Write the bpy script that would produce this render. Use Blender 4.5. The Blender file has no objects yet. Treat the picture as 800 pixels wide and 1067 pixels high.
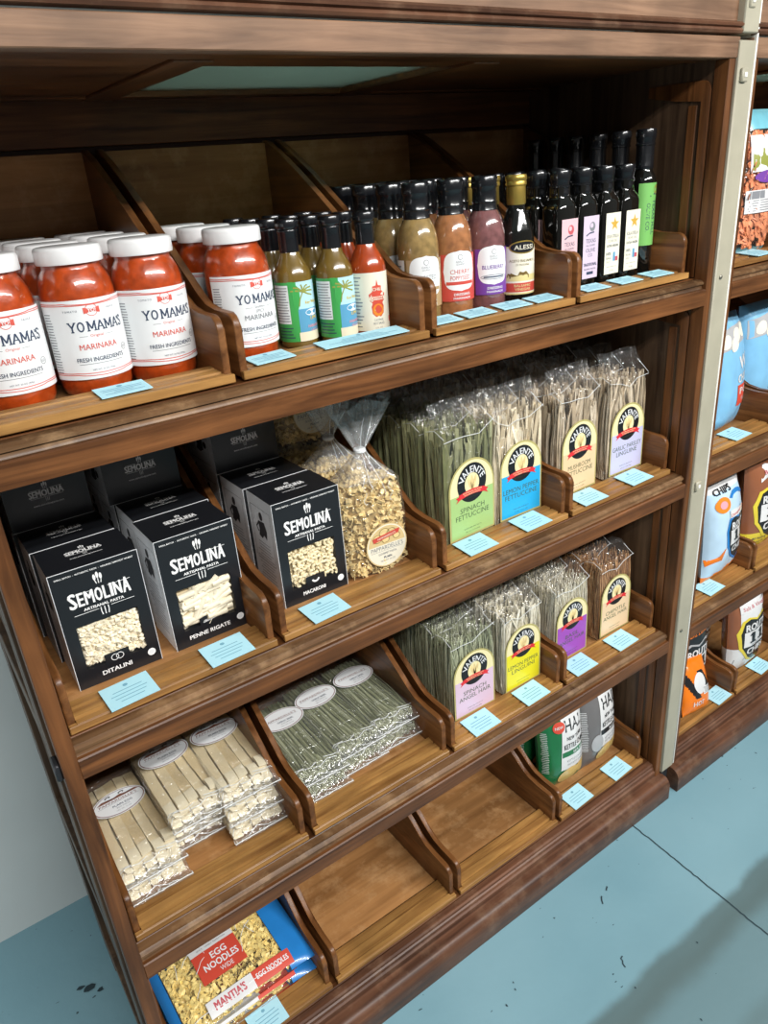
import bpy, bmesh, math, random
from mathutils import Vector, Matrix, noise
S = bpy.context.scene
COL = S.collection
PI = math.pi
random.seed(7)

# ------------------------------------------------------------------ camera, light, exposure
cam = bpy.data.cameras.new('camera')
cam.sensor_fit = 'VERTICAL'; cam.sensor_height = 36; cam.lens = 26.14
cam.clip_start = 0.02
camo = bpy.data.objects.new('camera', cam); COL.objects.link(camo)
RX, RY, RZ = (0.813249, -0.577269, -0.073398), (-0.297243, -0.303655, -0.905229), (0.500273, 0.757993, -0.418536)
camo.matrix_world = Matrix(((RX[0], -RY[0], -RZ[0], 0), (RX[1], -RY[1], -RZ[1], -.85), (RX[2], -RY[2], -RZ[2], 1.553), (0, 0, 0, 1)))
S.camera = camo

S.view_settings.view_transform = 'Standard'
S.view_settings.look = 'None'
S.view_settings.exposure = 0.28
S.view_settings.gamma = 1
S.view_settings.use_curve_mapping = False
S.cycles.max_bounces = 8
S.cycles.transparent_max_bounces = 24

w = bpy.data.worlds.new('world'); S.world = w; w.use_nodes = True
w.node_tree.nodes['Background'].inputs[0].default_value = (1, .98, .95, 1)
w.node_tree.nodes['Background'].inputs[1].default_value = .10

def area(name, loc, target, sx, sy, power, col=(1, 1, 1)):
    l = bpy.data.lights.new(name, 'AREA'); l.shape = 'RECTANGLE'; l.size = sx; l.size_y = sy
    l.energy = power; l.color = col
    o = bpy.data.objects.new(name, l); COL.objects.link(o)
    o.location = loc
    o.rotation_euler = (Vector(target) - Vector(loc)).to_track_quat('-Z', 'Y').to_euler()
    return o
# fluorescent strips on the ceiling of the shop aisle
area('ceiling_strip_light', (1.35, -1.82, 2.62), (1.35, -1.2, 0), 3.4, .07, 72, (1, .985, .96))
area('ceiling_strip_light', (1.35, -2.04, 2.62), (1.35, -1.4, 0), 3.4, .07, 72, (1, .985, .96))
area('wall_fill_light', (-2.4, -.12, 1.0), (-.2, .64, .5), .9, 1.0, 13, (.95, .98, 1))  # unseen fill light added to brighten the wall at the left

# ------------------------------------------------------------------ materials
def new_mat(name):
    m = bpy.data.materials.new(name); m.use_nodes = True
    nt = m.node_tree; b = nt.nodes['Principled BSDF']
    return m, nt, b
def N(nt, t, **kw):
    n = nt.nodes.new(t)
    for k, v in kw.items():
        if k in n.inputs: n.inputs[k].default_value = v
        else: setattr(n, k, v)
    return n
def sset(b, k, v):
    if k in b.inputs: b.inputs[k].default_value = v
def plain(name, col, rough=.5, spec=.5, coat=0, metal=0, bump=0, bscale=200, sheen=0, var=0, vscale=30):
    m, nt, b = new_mat(name)
    b.inputs['Base Color'].default_value = (*col, 1)
    b.inputs['Roughness'].default_value = rough
    sset(b, 'Specular IOR Level', spec); sset(b, 'Coat Weight', coat); sset(b, 'Coat Roughness', .06); b.inputs['Metallic'].default_value = metal
    if bump or var:
        tc = N(nt, 'ShaderNodeTexCoord')
        nz = N(nt, 'ShaderNodeTexNoise', Scale=bscale, Detail=3.0)
        nt.links.new(tc.outputs['Object'], nz.inputs['Vector'])
        if bump:
            bp = N(nt, 'ShaderNodeBump', Strength=bump, Distance=.002)
            nt.links.new(nz.outputs['Fac'], bp.inputs['Height']); nt.links.new(bp.outputs['Normal'], b.inputs['Normal'])
        if var:
            n2 = N(nt, 'ShaderNodeTexNoise', Scale=vscale, Detail=4.0)
            nt.links.new(tc.outputs['Object'], n2.inputs['Vector'])
            cr = N(nt, 'ShaderNodeValToRGB')
            cr.color_ramp.elements[0].position = .3; cr.color_ramp.elements[1].position = .7
            cr.color_ramp.elements[0].color = (*[c * (1 - var) for c in col], 1)
            cr.color_ramp.elements[1].color = (*[min(1, c * (1 + var)) for c in col], 1)
            nt.links.new(n2.outputs['Fac'], cr.inputs['Fac']); nt.links.new(cr.outputs['Color'], b.inputs['Base Color'])
    return m
def wood(name, dark, light, axis, rough=.35, scale=1.0, worn=None, coat=.25):
    m, nt, b = new_mat(name)
    tc = N(nt, 'ShaderNodeTexCoord'); oi = N(nt, 'ShaderNodeObjectInfo')
    off = N(nt, 'ShaderNodeVectorMath', operation='SCALE'); off.inputs[3].default_value = 7.3
    cmb = N(nt, 'ShaderNodeCombineXYZ')
    for i in range(3): nt.links.new(oi.outputs['Random'], cmb.inputs[i])
    nt.links.new(cmb.outputs[0], off.inputs[0])
    add = N(nt, 'ShaderNodeVectorMath', operation='ADD')
    nt.links.new(tc.outputs['Object'], add.inputs[0]); nt.links.new(off.outputs[0], add.inputs[1])
    mp = N(nt, 'ShaderNodeMapping')
    sc = [55 * scale] * 3; sc['xyz'.index(axis)] = 3.0 * scale
    mp.inputs['Scale'].default_value = sc
    nt.links.new(add.outputs[0], mp.inputs['Vector'])
    n1 = N(nt, 'ShaderNodeTexNoise', Scale=1.0, Detail=6.0, Roughness=.62, Distortion=.6)
    nt.links.new(mp.outputs[0], n1.inputs['Vector'])
    cr = N(nt, 'ShaderNodeValToRGB')
    e = cr.color_ramp.elements
    e[0].position = .32; e[0].color = (*dark, 1); e[1].position = .72; e[1].color = (*light, 1)
    nt.links.new(n1.outputs['Fac'], cr.inputs['Fac'])
    n2 = N(nt, 'ShaderNodeTexNoise', Scale=7.0 * scale, Detail=3.0)
    nt.links.new(add.outputs[0], n2.inputs['Vector'])
    mr = N(nt, 'ShaderNodeMapRange'); mr.inputs[1].default_value = .3; mr.inputs[2].default_value = .7
    mr.inputs[3].default_value = .68; mr.inputs[4].default_value = 1.22
    nt.links.new(n2.outputs['Fac'], mr.inputs[0])
    mx = N(nt, 'ShaderNodeVectorMath', operation='SCALE')
    nt.links.new(cr.outputs['Color'], mx.inputs[0]); nt.links.new(mr.outputs[0], mx.inputs[3])
    last = mx.outputs[0]
    if worn:
        n3 = N(nt, 'ShaderNodeTexNoise', Scale=16.0, Detail=6.0, Roughness=.7)
        nt.links.new(add.outputs[0], n3.inputs['Vector'])
        c3 = N(nt, 'ShaderNodeValToRGB'); c3.color_ramp.elements[0].position = .50; c3.color_ramp.elements[1].position = .95
        nt.links.new(n3.outputs['Fac'], c3.inputs['Fac'])
        mm = N(nt, 'ShaderNodeMix', data_type='RGBA')
        nt.links.new(c3.outputs['Color'], mm.inputs[0]); nt.links.new(last, mm.inputs[6]); mm.inputs[7].default_value = (*worn, 1)
        last = mm.outputs[2]
    nt.links.new(last, b.inputs['Base Color'])
    r2 = N(nt, 'ShaderNodeMapRange'); r2.inputs[3].default_value = rough - .08; r2.inputs[4].default_value = rough + .15
    nt.links.new(n1.outputs['Fac'], r2.inputs[0]); nt.links.new(r2.outputs[0], b.inputs['Roughness'])
    bp = N(nt, 'ShaderNodeBump', Strength=.25, Distance=.002)
    nt.links.new(n1.outputs['Fac'], bp.inputs['Height']); nt.links.new(bp.outputs['Normal'], b.inputs['Normal'])
    sset(b, 'Coat Weight', coat); sset(b, 'Coat Roughness', .25); sset(b, 'Specular IOR Level', .32)
    return m
def film(name, tint=(1, 1, 1), base=.035, rough=.08, bump=.5, bscale=45, haze=0.0, gl=1.0):
    """thin clear cellophane: see-through, with a fresnel gloss and crinkles"""
    m = bpy.data.materials.new(name); m.use_nodes = True; nt = m.node_tree
    nt.nodes.remove(nt.nodes['Principled BSDF']); out = nt.nodes['Material Output']
    tr = N(nt, 'ShaderNodeBsdfTransparent'); tr.inputs[0].default_value = (*tint, 1)
    g = N(nt, 'ShaderNodeBsdfGlossy', Roughness=rough)
    fr = N(nt, 'ShaderNodeLayerWeight', Blend=.5)
    pw = N(nt, 'ShaderNodeMath', operation='POWER'); pw.inputs[1].default_value = 4.0
    nt.links.new(fr.outputs['Facing'], pw.inputs[0])
    ad = N(nt, 'ShaderNodeMath', operation='MULTIPLY_ADD'); ad.inputs[1].default_value = .55 * gl; ad.inputs[2].default_value = base; ad.use_clamp = True
    nt.links.new(pw.outputs[0], ad.inputs[0])
    mx = N(nt, 'ShaderNodeMixShader')
    nt.links.new(ad.outputs[0], mx.inputs[0]); nt.links.new(tr.outputs[0], mx.inputs[1]); nt.links.new(g.outputs[0], mx.inputs[2])
    sh = mx.outputs[0]
    if haze:
        d = N(nt, 'ShaderNodeBsdfDiffuse'); d.inputs[0].default_value = (.85, .88, .88, 1)
        m2 = N(nt, 'ShaderNodeMixShader'); m2.inputs[0].default_value = haze
        nt.links.new(sh, m2.inputs[1]); nt.links.new(d.outputs[0], m2.inputs[2]); sh = m2.outputs[0]
    nt.links.new(sh, out.inputs[0])
    if bump:
        tc = N(nt, 'ShaderNodeTexCoord')
        nz = N(nt, 'ShaderNodeTexNoise', Scale=bscale, Detail=2.0, Distortion=1.2)
        nt.links.new(tc.outputs['Object'], nz.inputs['Vector'])
        bp = N(nt, 'ShaderNodeBump', Strength=bump, Distance=.01)
        nt.links.new(nz.outputs['Fac'], bp.inputs['Height'])
        nt.links.new(bp.outputs['Normal'], g.inputs['Normal'])
    return m
M = {}
for ax in 'xyz':
    M['oak_' + ax] = wood('dark_oak_' + ax, (.048, .016, .005), (.215, .082, .025), ax, rough=.36, coat=.1)
    M['tray_' + ax] = wood('tray_wood_' + ax, (.080, .028, .008), (.245, .10, .030), ax, rough=.34, coat=.12)
M['lip'] = wood('lip_wood', (.17, .072, .020), (.47, .25, .075), 'x', rough=.36, coat=.12)
M['board'] = wood('board_wood', (.22, .098, .032), (.46, .225, .08), 'x', rough=.45, scale=.6, worn=(.60, .36, .17), coat=.05)
M['header'] = wood('header_oak', (.13, .066, .036), (.32, .185, .11), 'x', rough=.5, coat=.05)
M['nosing'] = wood('worn_nosing', (.06, .028, .012), (.22, .115, .05), 'x', rough=.4, worn=(.46, .29, .15), coat=.1)
M['base'] = wood('base_oak', (.055, .022, .012), (.17, .072, .036), 'x', rough=.42, worn=(.26, .15, .09), coat=.05)
M['side'] = wood('side_oak', (.04, .02, .01), (.13, .075, .04), 'z', rough=.5)
M['cream'] = plain('cream_paint', (.38, .355, .27), .45, var=.08, vscale=14, bump=.2, bscale=60)
M['cream_edge'] = plain('cream_edge', (.78, .76, .70), .4)
M['screw'] = plain('screw_metal', (.25, .24, .2), .4, metal=.8)
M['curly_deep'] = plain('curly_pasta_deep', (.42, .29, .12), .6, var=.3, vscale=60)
M['film_neck'] = film('gathered_cellophane', base=.14, rough=.14, bump=1.0, bscale=80, haze=.13)
M['gap'] = plain('gap_dark', (.01, .008, .006), .9)
M['iron'] = plain('dark_iron', (.04, .04, .045), .45, metal=.6)
M['pane'] = plain('milk_glass', (.50, .66, .58), .25); _b = M['pane'].node_tree.nodes['Principled BSDF']; _b.inputs['Transmission Weight'].default_value = .9; _b.inputs['Roughness'].default_value = .9; _b.inputs['IOR'].default_value = 1.2
M['card'] = plain('card_blue', (.42, .72, .82), .6)
M['cardink'] = plain('card_ink', (.16, .38, .50), .7)
M['white'] = plain('white_paper', (.80, .82, .83), .5)
M['whiteink'] = plain('white_ink', (.93, .93, .92), .5)
M['lid'] = plain('white_lid', (.84, .84, .84), .3, coat=.3)
M['navy'] = plain('navy_ink', (.03, .05, .10), .6)
M['red'] = plain('red_ink', (.62, .07, .04), .5)
M['sauce'] = plain('tomato_sauce', (.42, .056, .008), .28, coat=.6, bump=.25, bscale=120, var=.3, vscale=70)
M['glass'] = film('clear_glass', base=.02, rough=.03, bump=0)
M['blackcap'] = plain('black_cap', (.008, .009, .011), .22, coat=.5, bump=.15, bscale=90)
M['dark_glass'] = plain('dark_glass', (.006, .006, .005), .08, coat=.8)
M['gold'] = plain('gold_foil', (.52, .36, .08), .35, metal=.75)
M['black'] = plain('black_card', (.012, .013, .016), .32)
M['grey_card'] = plain('grey_card', (.80, .82, .84), .5)
M['film'] = film('cellophane', base=.03, rough=.09, bump=.7, bscale=38)
M['film_crisp'] = film('cellophane_crisp', base=.13, rough=.16, bump=1.0, bscale=70, haze=.05)
M['film_bag'] = film('bag_cellophane', base=.07, rough=.1, bump=1.0, bscale=60, haze=.02)
M['film_pack'] = film('pack_film', base=.045, rough=.12, bump=1.0, bscale=50, haze=.02)
M['crease'] = plain('film_crease', (.80, .82, .82), .15, coat=.6)  # white ridges on the film folds, their highlight painted into the colour

# ------------------------------------------------------------------ mesh helpers
class MB:
    def __init__(s): s.v = []; s.f = []; s.m = []; s.mats = []
    def mi(s, m):
        if m not in s.mats: s.mats.append(m)
        return s.mats.index(m)
    def add(s, vs, fs, mat):
        o = len(s.v); k = s.mi(mat)
        s.v += [tuple(v) for v in vs]
        for f in fs: s.f.append(tuple(i + o for i in f)); s.m.append(k)
    def box(s, x0, x1, y0, y1, z0, z1, mat, bev=0.0015):
        bm = bmesh.new()
        vs = [bm.verts.new((x, y, z)) for x in (x0, x1) for y in (y0, y1) for z in (z0, z1)]
        for f in ((0, 1, 3, 2), (4, 6, 7, 5), (0, 4, 5, 1), (2, 3, 7, 6), (0, 2, 6, 4), (1, 5, 7, 3)): bm.faces.new([vs[i] for i in f])
        if bev: bmesh.ops.bevel(bm, geom=bm.edges[:], offset=bev, segments=1, affect='EDGES', profile=.5)
        s.frombm(bm, mat)
    def frombm(s, bm, mat):
        bmesh.ops.recalc_face_normals(bm, faces=bm.faces[:])
        bm.verts.index_update()
        s.add([v.co[:] for v in bm.verts], [[v.index for v in f.verts] for f in bm.faces], mat); bm.free()
    def prism(s, pts, a0, a1, axis, mat, bev=0):
        """extrude a 2-D outline along an axis; pts are the other two axes in x,y,z order"""
        def P(a, p):
            return {'x': (a, p[0], p[1]), 'y': (p[0], a, p[1]), 'z': (p[0], p[1], a)}[axis]
        bm = bmesh.new()
        A = [bm.verts.new(P(a0, p)) for p in pts]; B = [bm.verts.new(P(a1, p)) for p in pts]
        n = len(pts)
        caps = [bm.faces.new(A), bm.faces.new(B[::-1])]
        for i in range(n): bm.faces.new((A[i], B[i], B[(i + 1) % n], A[(i + 1) % n]))
        if bev:
            es = [e for f in caps for e in f.edges]
            bmesh.ops.bevel(bm, geom=list(set(es)), offset=bev, segments=2, affect='EDGES', profile=.5)
        s.frombm(bm, mat)
    def lathe(s, prof, mat, n=28, c=(0, 0, 0), sq=0, cap=True):
        vs = []; fs = []
        for r, z in prof:
            for i in range(n):
                a = 2 * PI * i / n
                x, y = math.cos(a), math.sin(a)
                if sq:
                    p = 2 + sq; k = 1 / ((abs(x) ** p + abs(y) ** p) ** (1 / p)); x *= k; y *= k
                vs.append((c[0] + r * x, c[1] + r * y, c[2] + z))
        for j in range(len(prof) - 1):
            for i in range(n):
                a = j * n + i; b = j * n + (i + 1) % n
                fs.append((a, b, b + n, a + n))
        if cap:
            fs.append(tuple(range(n))[::-1]); fs.append(tuple((len(prof) - 1) * n + i for i in range(n)))
        s.add(vs, fs, mat)
    def tube(s, pts, r, mat, n=6, cap=True, flat=1.0):
        vs = []; fs = []
        P = [Vector(p) for p in pts]
        up = Vector((.3, .5, .8))
        for i, p in enumerate(P):
            t = (P[min(i + 1, len(P) - 1)] - P[max(i - 1, 0)]).normalized()
            a = t.cross(up)
            if a.length < 1e-4: a = t.cross(Vector((1, 0, 0)))
            a.normalize(); b = t.cross(a)
            rr = r[i] if isinstance(r, (list, tuple)) else r
            for k in range(n):
                an = 2 * PI * k / n
                vs.append(p + a * rr * math.cos(an) + b * rr * flat * math.sin(an))
        for j in range(len(P) - 1):
            for k in range(n):
                fs.append((j * n + k, j * n + (k + 1) % n, (j + 1) * n + (k + 1) % n, (j + 1) * n + k))
        if cap: fs.append(tuple(range(n))[::-1]); fs.append(tuple((len(P) - 1) * n + k for k in range(n)))
        s.add(vs, fs, mat)
    def ribbon(s, pts, wdir, w, th, mat):
        """flat strip along pts, width along wdir"""
        P = [Vector(p) for p in pts]; W = Vector(wdir).normalized(); vs = []; fs = []
        for i, p in enumerate(P):
            t = (P[min(i + 1, len(P) - 1)] - P[max(i - 1, 0)]).normalized()
            nn = t.cross(W).normalized()
            for sx, sn in ((-1, -1), (1, -1), (1, 1), (-1, 1)): vs.append(p + W * sx * w / 2 + nn * sn * th / 2)
        for j in range(len(P) - 1):
            for k in range(4): fs.append((j * 4 + k, j * 4 + (k + 1) % 4, j * 4 + 4 + (k + 1) % 4, j * 4 + 4 + k))
        fs.append((3, 2, 1, 0)); q = (len(P) - 1) * 4; fs.append((q, q + 1, q + 2, q + 3))
        s.add(vs, fs, mat)
    def grid(s, fn, nu, nv, mat, closed_u=False):
        vs = [fn(i / nu, j / nv) for j in range(nv + 1) for i in range(nu + 1)]
        fs = [(j * (nu + 1) + i, j * (nu + 1) + i + 1, (j + 1) * (nu + 1) + i + 1, (j + 1) * (nu + 1) + i) for j in range(nv) for i in range(nu)]
        s.add(vs, fs, mat)
    def build(s, name, parent=None, smooth=40, loc=None):
        me = bpy.data.meshes.new(name)
        me.from_pydata(s.v, [], s.f)
        for m in s.mats: me.materials.append(M[m] if isinstance(m, str) else m)
        me.polygons.foreach_set('material_index', s.m)
        if smooth:
            me.polygons.foreach_set('use_smooth', [True] * len(me.polygons))
            me.set_sharp_from_angle(angle=math.radians(smooth))
        me.update()
        o = bpy.data.objects.new(name, me); COL.objects.link(o)
        if parent: o.parent = parent
        if loc: o.location = loc
        return o
def thing(name, label, cat, loc=(0, 0, 0), rz=0, group=None):
    o = bpy.data.objects.new(name, None); COL.objects.link(o); o.empty_display_size = .02
    o.location = loc; o.rotation_euler = (0, 0, rz)
    tag(o, label, cat, group); return o
def tag(o, label, cat, group=None):
    o['label'] = label; o['category'] = cat
    if group: o['group'] = group
    return o
def dup(root, loc, label, group=None, rz=None, rot=None):
    r = root.copy(); COL.objects.link(r); r.location = loc; r['label'] = label
    if group: r['group'] = group
    if rz is not None: r.rotation_euler = (0, 0, rz)
    if rot is not None: r.rotation_euler = rot
    for ch in list(root.children):
        c = ch.copy(); COL.objects.link(c); c.parent = r
        for g in ch.children:
            d = g.copy(); COL.objects.link(d); d.parent = c
    return r
def place(protos, key, maker, loc, label, group=None, rz=0, rot=None):
    """first call builds the thing, later calls copy it with its parts"""
    if key not in protos:
        o = protos[key] = maker(); o.location = loc; o['label'] = label
        o.rotation_euler = rot if rot is not None else (0, 0, rz)
        if group: o['group'] = group
        return o
    return dup(protos[key], loc, label, group, rz, rot)
PROTO = {}
ORD = ['front', 'second', 'third', 'fourth', 'fifth', 'sixth', 'seventh']
def struct(o): o['kind'] = 'structure'; return o

# ------------------------------------------------------------------ flat lettering and label art
_TX = {}
def text_tris(s, bold=0.0, spacing=1.0):
    k = (s, bold, spacing)
    if k not in _TX:
        cu = bpy.data.curves.new('lettering', 'FONT'); cu.body = s; cu.size = 1; cu.resolution_u = 2
        cu.offset = bold; cu.space_character = spacing; cu.fill_mode = 'FRONT'
        ob = bpy.data.objects.new('lettering', cu)
        me = ob.to_mesh()
        v = [(p.co.x, p.co.y) for p in me.vertices]; f = [tuple(p.vertices) for p in me.polygons]
        ob.to_mesh_clear(); bpy.data.objects.remove(ob); bpy.data.curves.remove(cu)
        x0 = min(p[0] for p in v); x1 = max(p[0] for p in v); y0 = min(p[1] for p in v); y1 = max(p[1] for p in v)
        _TX[k] = ([(p[0] - (x0 + x1) / 2, p[1] - (y0 + y1) / 2) for p in v], f, x1 - x0, y1 - y0)
    return _TX[k]
class Lab:
    def __init__(s): s.items = []
    def poly(s, pts, mat, ly=0): s.items.append((list(pts), [tuple(range(len(pts)))], mat, ly))
    def rect(s, u0, v0, u1, v1, mat, ly=0, nu=1, nv=1):
        P = [(u0 + (u1 - u0) * i / nu, v0 + (v1 - v0) * j / nv) for j in range(nv + 1) for i in range(nu + 1)]
        F = [(j * (nu + 1) + i, j * (nu + 1) + i + 1, (j + 1) * (nu + 1) + i + 1, (j + 1) * (nu + 1) + i) for j in range(nv) for i in range(nu)]
        s.items.append((P, F, mat, ly))
    def disc(s, pts, mat, ly=0, rings=3):
        """filled star-shaped outline cut in rings, so that it can follow a curved surface"""
        if rings > 3:      # densify long edges so that the outline follows a bulging bag
            out = []
            for i, p in enumerate(pts):
                q = pts[(i + 1) % len(pts)]; k = max(1, int(math.hypot(q[0] - p[0], q[1] - p[1]) / .006))
                out += [(p[0] + (q[0] - p[0]) * j / k, p[1] + (q[1] - p[1]) * j / k) for j in range(k)]
            pts = out
        n = len(pts); cx = sum(p[0] for p in pts) / n; cy = sum(p[1] for p in pts) / n
        P = [(cx, cy)]; F = []
        for r in range(1, rings + 1): P += [(cx + (p[0] - cx) * r / rings, cy + (p[1] - cy) * r / rings) for p in pts]
        for i in range(n): F.append((0, 1 + i, 1 + (i + 1) % n))
        for r in range(rings - 1):
            for i in range(n):
                a = 1 + r * n + i; b = 1 + r * n + (i + 1) % n
                F.append((a, a + n, b + n, b))
        s.items.append((P, F, mat, ly))
    def ell(s, cx, cy, rx, ry, mat, ly=0, n=28, rings=1, rot=0):
        c, d = math.cos(rot), math.sin(rot)
        pts = []
        for i in range(n):
            a = 2 * PI * i / n; x, y = rx * math.cos(a), ry * math.sin(a)
            pts.append((cx + x * c - y * d, cy + x * d + y * c))
        s.disc(pts, mat, ly, rings)
    def ring(s, cx, cy, r0x, r0y, wd, mat, ly=0, a0=0, a1=2 * PI, n=32):
        P = []
        for i in range(n + 1):
            a = a0 + (a1 - a0) * i / n
            P += [(cx + r0x * math.cos(a), cy + r0y * math.sin(a)), (cx + (r0x - wd) * math.cos(a), cy + (r0y - wd) * math.sin(a))]
        F = [(2 * i, 2 * i + 2, 2 * i + 3, 2 * i + 1) for i in range(n)]
        s.items.append((P, F, mat, ly))
    def line(s, pts, wd, mat, ly=0):
        P = []
        for i, p in enumerate(pts):
            a = pts[max(0, i - 1)]; b = pts[min(len(pts) - 1, i + 1)]
            dx, dy = b[0] - a[0], b[1] - a[1]; L = math.hypot(dx, dy) or 1
            P += [(p[0] - dy / L * wd / 2, p[1] + dx / L * wd / 2), (p[0] + dy / L * wd / 2, p[1] - dx / L * wd / 2)]
        s.items.append((P, [(2 * i, 2 * i + 1, 2 * i + 3, 2 * i + 2) for i in range(len(pts) - 1)], mat, ly))
    def text(s, t, cx, cy, h, mat, wd=None, ly=1, bold=0.0, rot=0, arc=None, spacing=1.0):
        if bold:
            d_ = h * bold * .9; sub = dict(ly=ly, rot=rot, arc=arc, spacing=spacing)
            w2 = (wd - 2 * d_) if wd else None
            for ox, oy in ((-d_, -d_ * .5), (d_, -d_ * .5), (-d_, d_ * .5), (d_, d_ * .5)):
                c, d = math.cos(rot), math.sin(rot)
                s.text(t, cx + ox * c - oy * d, cy + ox * d + oy * c, h - d_, mat, w2, **sub); sub['ly'] += .2
            return
        v, f, W, H = text_tris(t, 0.0, spacing)
        ky = h / H; kx = wd / W if wd else ky
        c, d = math.cos(rot), math.sin(rot); P = []
        for x, y in v:
            x *= kx; y *= ky
            if arc: a = x / arc; x, y = (arc + y) * math.sin(a), (arc + y) * math.cos(a) - arc
            P.append((cx + x * c - y * d, cy + x * d + y * c))
        s.items.append((P, f, mat, ly))
    def scribble(s, u0, v0, u1, v1, rows, mat, ly=1, fill=.6, th=None):
        """rows of tiny print too small to read"""
        rnd = random.Random(int((u0 + v0 * 3 + u1) * 1e5))
        dv = (v1 - v0) / rows
        for r in range(rows):
            y = v1 - (r + .5) * dv; hh = (th or dv * .32)
            ww = (u1 - u0) * (fill + (1 - fill) * rnd.random()); x = (u0 + u1) / 2 - ww / 2
            s.rect(x, y - hh / 2, x + ww, y + hh / 2, mat, ly, 6)
    def into(s, mb, fn, lift=.0003, base=.0004):
        for P, F, mat, ly in s.items: mb.add([fn(u, v, base + ly * lift) for u, v in P], F, mat)
def flat_xz(y, x0=0, z0=0):          # art on a vertical face that looks towards -Y
    return lambda u, v, h: (x0 + u, y - h, z0 + v)
def wrap(r, z0=0, rot=0):            # art around a bottle, centred on -Y
    return lambda u, v, h: ((r + h) * math.sin(u / r + rot), -(r + h) * math.cos(u / r + rot), z0 + v)
# ------------------------------------------------------------------ setting: floor, wall
def paint_floor():
    """blue floor paint: bright beside the cabinets, greyed along the walked aisle by wear and a painted-in shadow, chipped dark spots"""
    m, nt, b = new_mat('painted_floor')
    tc = N(nt, 'ShaderNodeTexCoord')
    n1 = N(nt, 'ShaderNodeTexNoise', Scale=2.2, Detail=4.0); nt.links.new(tc.outputs['Object'], n1.inputs['Vector'])
    cr = N(nt, 'ShaderNodeValToRGB'); e = cr.color_ramp.elements
    e[0].position = .3; e[0].color = (.165, .315, .375, 1); e[1].position = .75; e[1].color = (.215, .375, .435, 1)
    nt.links.new(n1.outputs['Fac'], cr.inputs['Fac'])
    # walked aisle: bands along the shelving, part wear, part aisle shadow put into the colour
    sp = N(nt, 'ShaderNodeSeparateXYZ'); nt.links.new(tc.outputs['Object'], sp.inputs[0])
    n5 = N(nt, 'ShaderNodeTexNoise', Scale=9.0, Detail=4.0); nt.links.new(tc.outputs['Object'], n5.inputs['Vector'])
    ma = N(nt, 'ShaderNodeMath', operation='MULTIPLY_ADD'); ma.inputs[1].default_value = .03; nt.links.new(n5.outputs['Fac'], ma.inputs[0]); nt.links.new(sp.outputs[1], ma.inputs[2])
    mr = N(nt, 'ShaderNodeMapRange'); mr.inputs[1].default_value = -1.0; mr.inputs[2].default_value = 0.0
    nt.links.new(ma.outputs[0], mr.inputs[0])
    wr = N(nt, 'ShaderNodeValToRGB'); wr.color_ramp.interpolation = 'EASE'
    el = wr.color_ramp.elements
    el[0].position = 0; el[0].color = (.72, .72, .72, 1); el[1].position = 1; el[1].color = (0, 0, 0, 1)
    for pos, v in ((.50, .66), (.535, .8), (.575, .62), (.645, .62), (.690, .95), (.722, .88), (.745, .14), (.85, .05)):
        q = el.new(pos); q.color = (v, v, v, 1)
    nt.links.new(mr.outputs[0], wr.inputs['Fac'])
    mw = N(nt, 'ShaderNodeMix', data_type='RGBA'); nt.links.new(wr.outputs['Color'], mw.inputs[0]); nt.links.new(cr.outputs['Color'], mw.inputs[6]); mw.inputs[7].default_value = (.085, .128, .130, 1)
    mp = N(nt, 'ShaderNodeMapping'); mp.inputs['Scale'].default_value = (1, 1.9, 1)
    nt.links.new(tc.outputs['Object'], mp.inputs['Vector'])
    n2 = N(nt, 'ShaderNodeTexNoise', Scale=42.0, Detail=2.0, Roughness=.4); nt.links.new(mp.outputs[0], n2.inputs['Vector'])
    c2 = N(nt, 'ShaderNodeValToRGB'); c2.color_ramp.elements[0].position = .745; c2.color_ramp.elements[1].position = .755
    nt.links.new(n2.outputs['Fac'], c2.inputs['Fac'])
    mx = N(nt, 'ShaderNodeMix', data_type='RGBA'); nt.links.new(c2.outputs['Color'], mx.inputs[0])
    nt.links.new(mw.outputs[2], mx.inputs[6]); mx.inputs[7].default_value = (.035, .075, .09, 1)
    nt.links.new(mx.outputs[2], b.inputs['Base Color'])
    b.inputs['Roughness'].default_value = .42
    n3 = N(nt, 'ShaderNodeTexNoise', Scale=55.0, Detail=3.0); nt.links.new(tc.outputs['Object'], n3.inputs['Vector'])
    bp = N(nt, 'ShaderNodeBump', Strength=.12, Distance=.004); nt.links.new(n3.outputs['Fac'], bp.inputs['Height']); nt.links.new(bp.outputs['Normal'], b.inputs['Normal'])
    return m
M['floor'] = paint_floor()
M['crack'] = plain('floor_crack', (.02, .04, .05), .9)
M['wall'] = plain('wall_paint', (.68, .73, .72), .55, var=.04, vscale=3)
M['ceil'] = plain('ceiling_paint', (.7, .7, .68), .8)
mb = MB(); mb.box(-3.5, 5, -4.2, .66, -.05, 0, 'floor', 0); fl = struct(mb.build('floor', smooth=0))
mb = MB()
random.seed(3)
def crack(p0, p1, n, wd, amp):
    lab = Lab(); pts = []
    for i in range(n + 1):
        t = i / n; pts.append((p0[0] + (p1[0] - p0[0]) * t + random.uniform(-amp, amp), p0[1] + (p1[1] - p0[1]) * t + random.uniform(-amp, amp)))
    lab.line(pts, wd, 'crack'); lab.into(mb, lambda u, v, h: (u, v, h), base=.0012)
crack((1.218, -.03), (1.200, -.40), 40, .0032, .0014); crack((1.200, -.40), (1.15, -1.6), 40, .0032, .0014)
crack((1.00, -.11), (.985, -.125), 4, .003, .002); crack((1.03, -.10), (1.02, -.108), 3, .003, .002); crack((.92, -.23), (.905, -.25), 4, .0025, .002)
random.seed(12)
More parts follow.
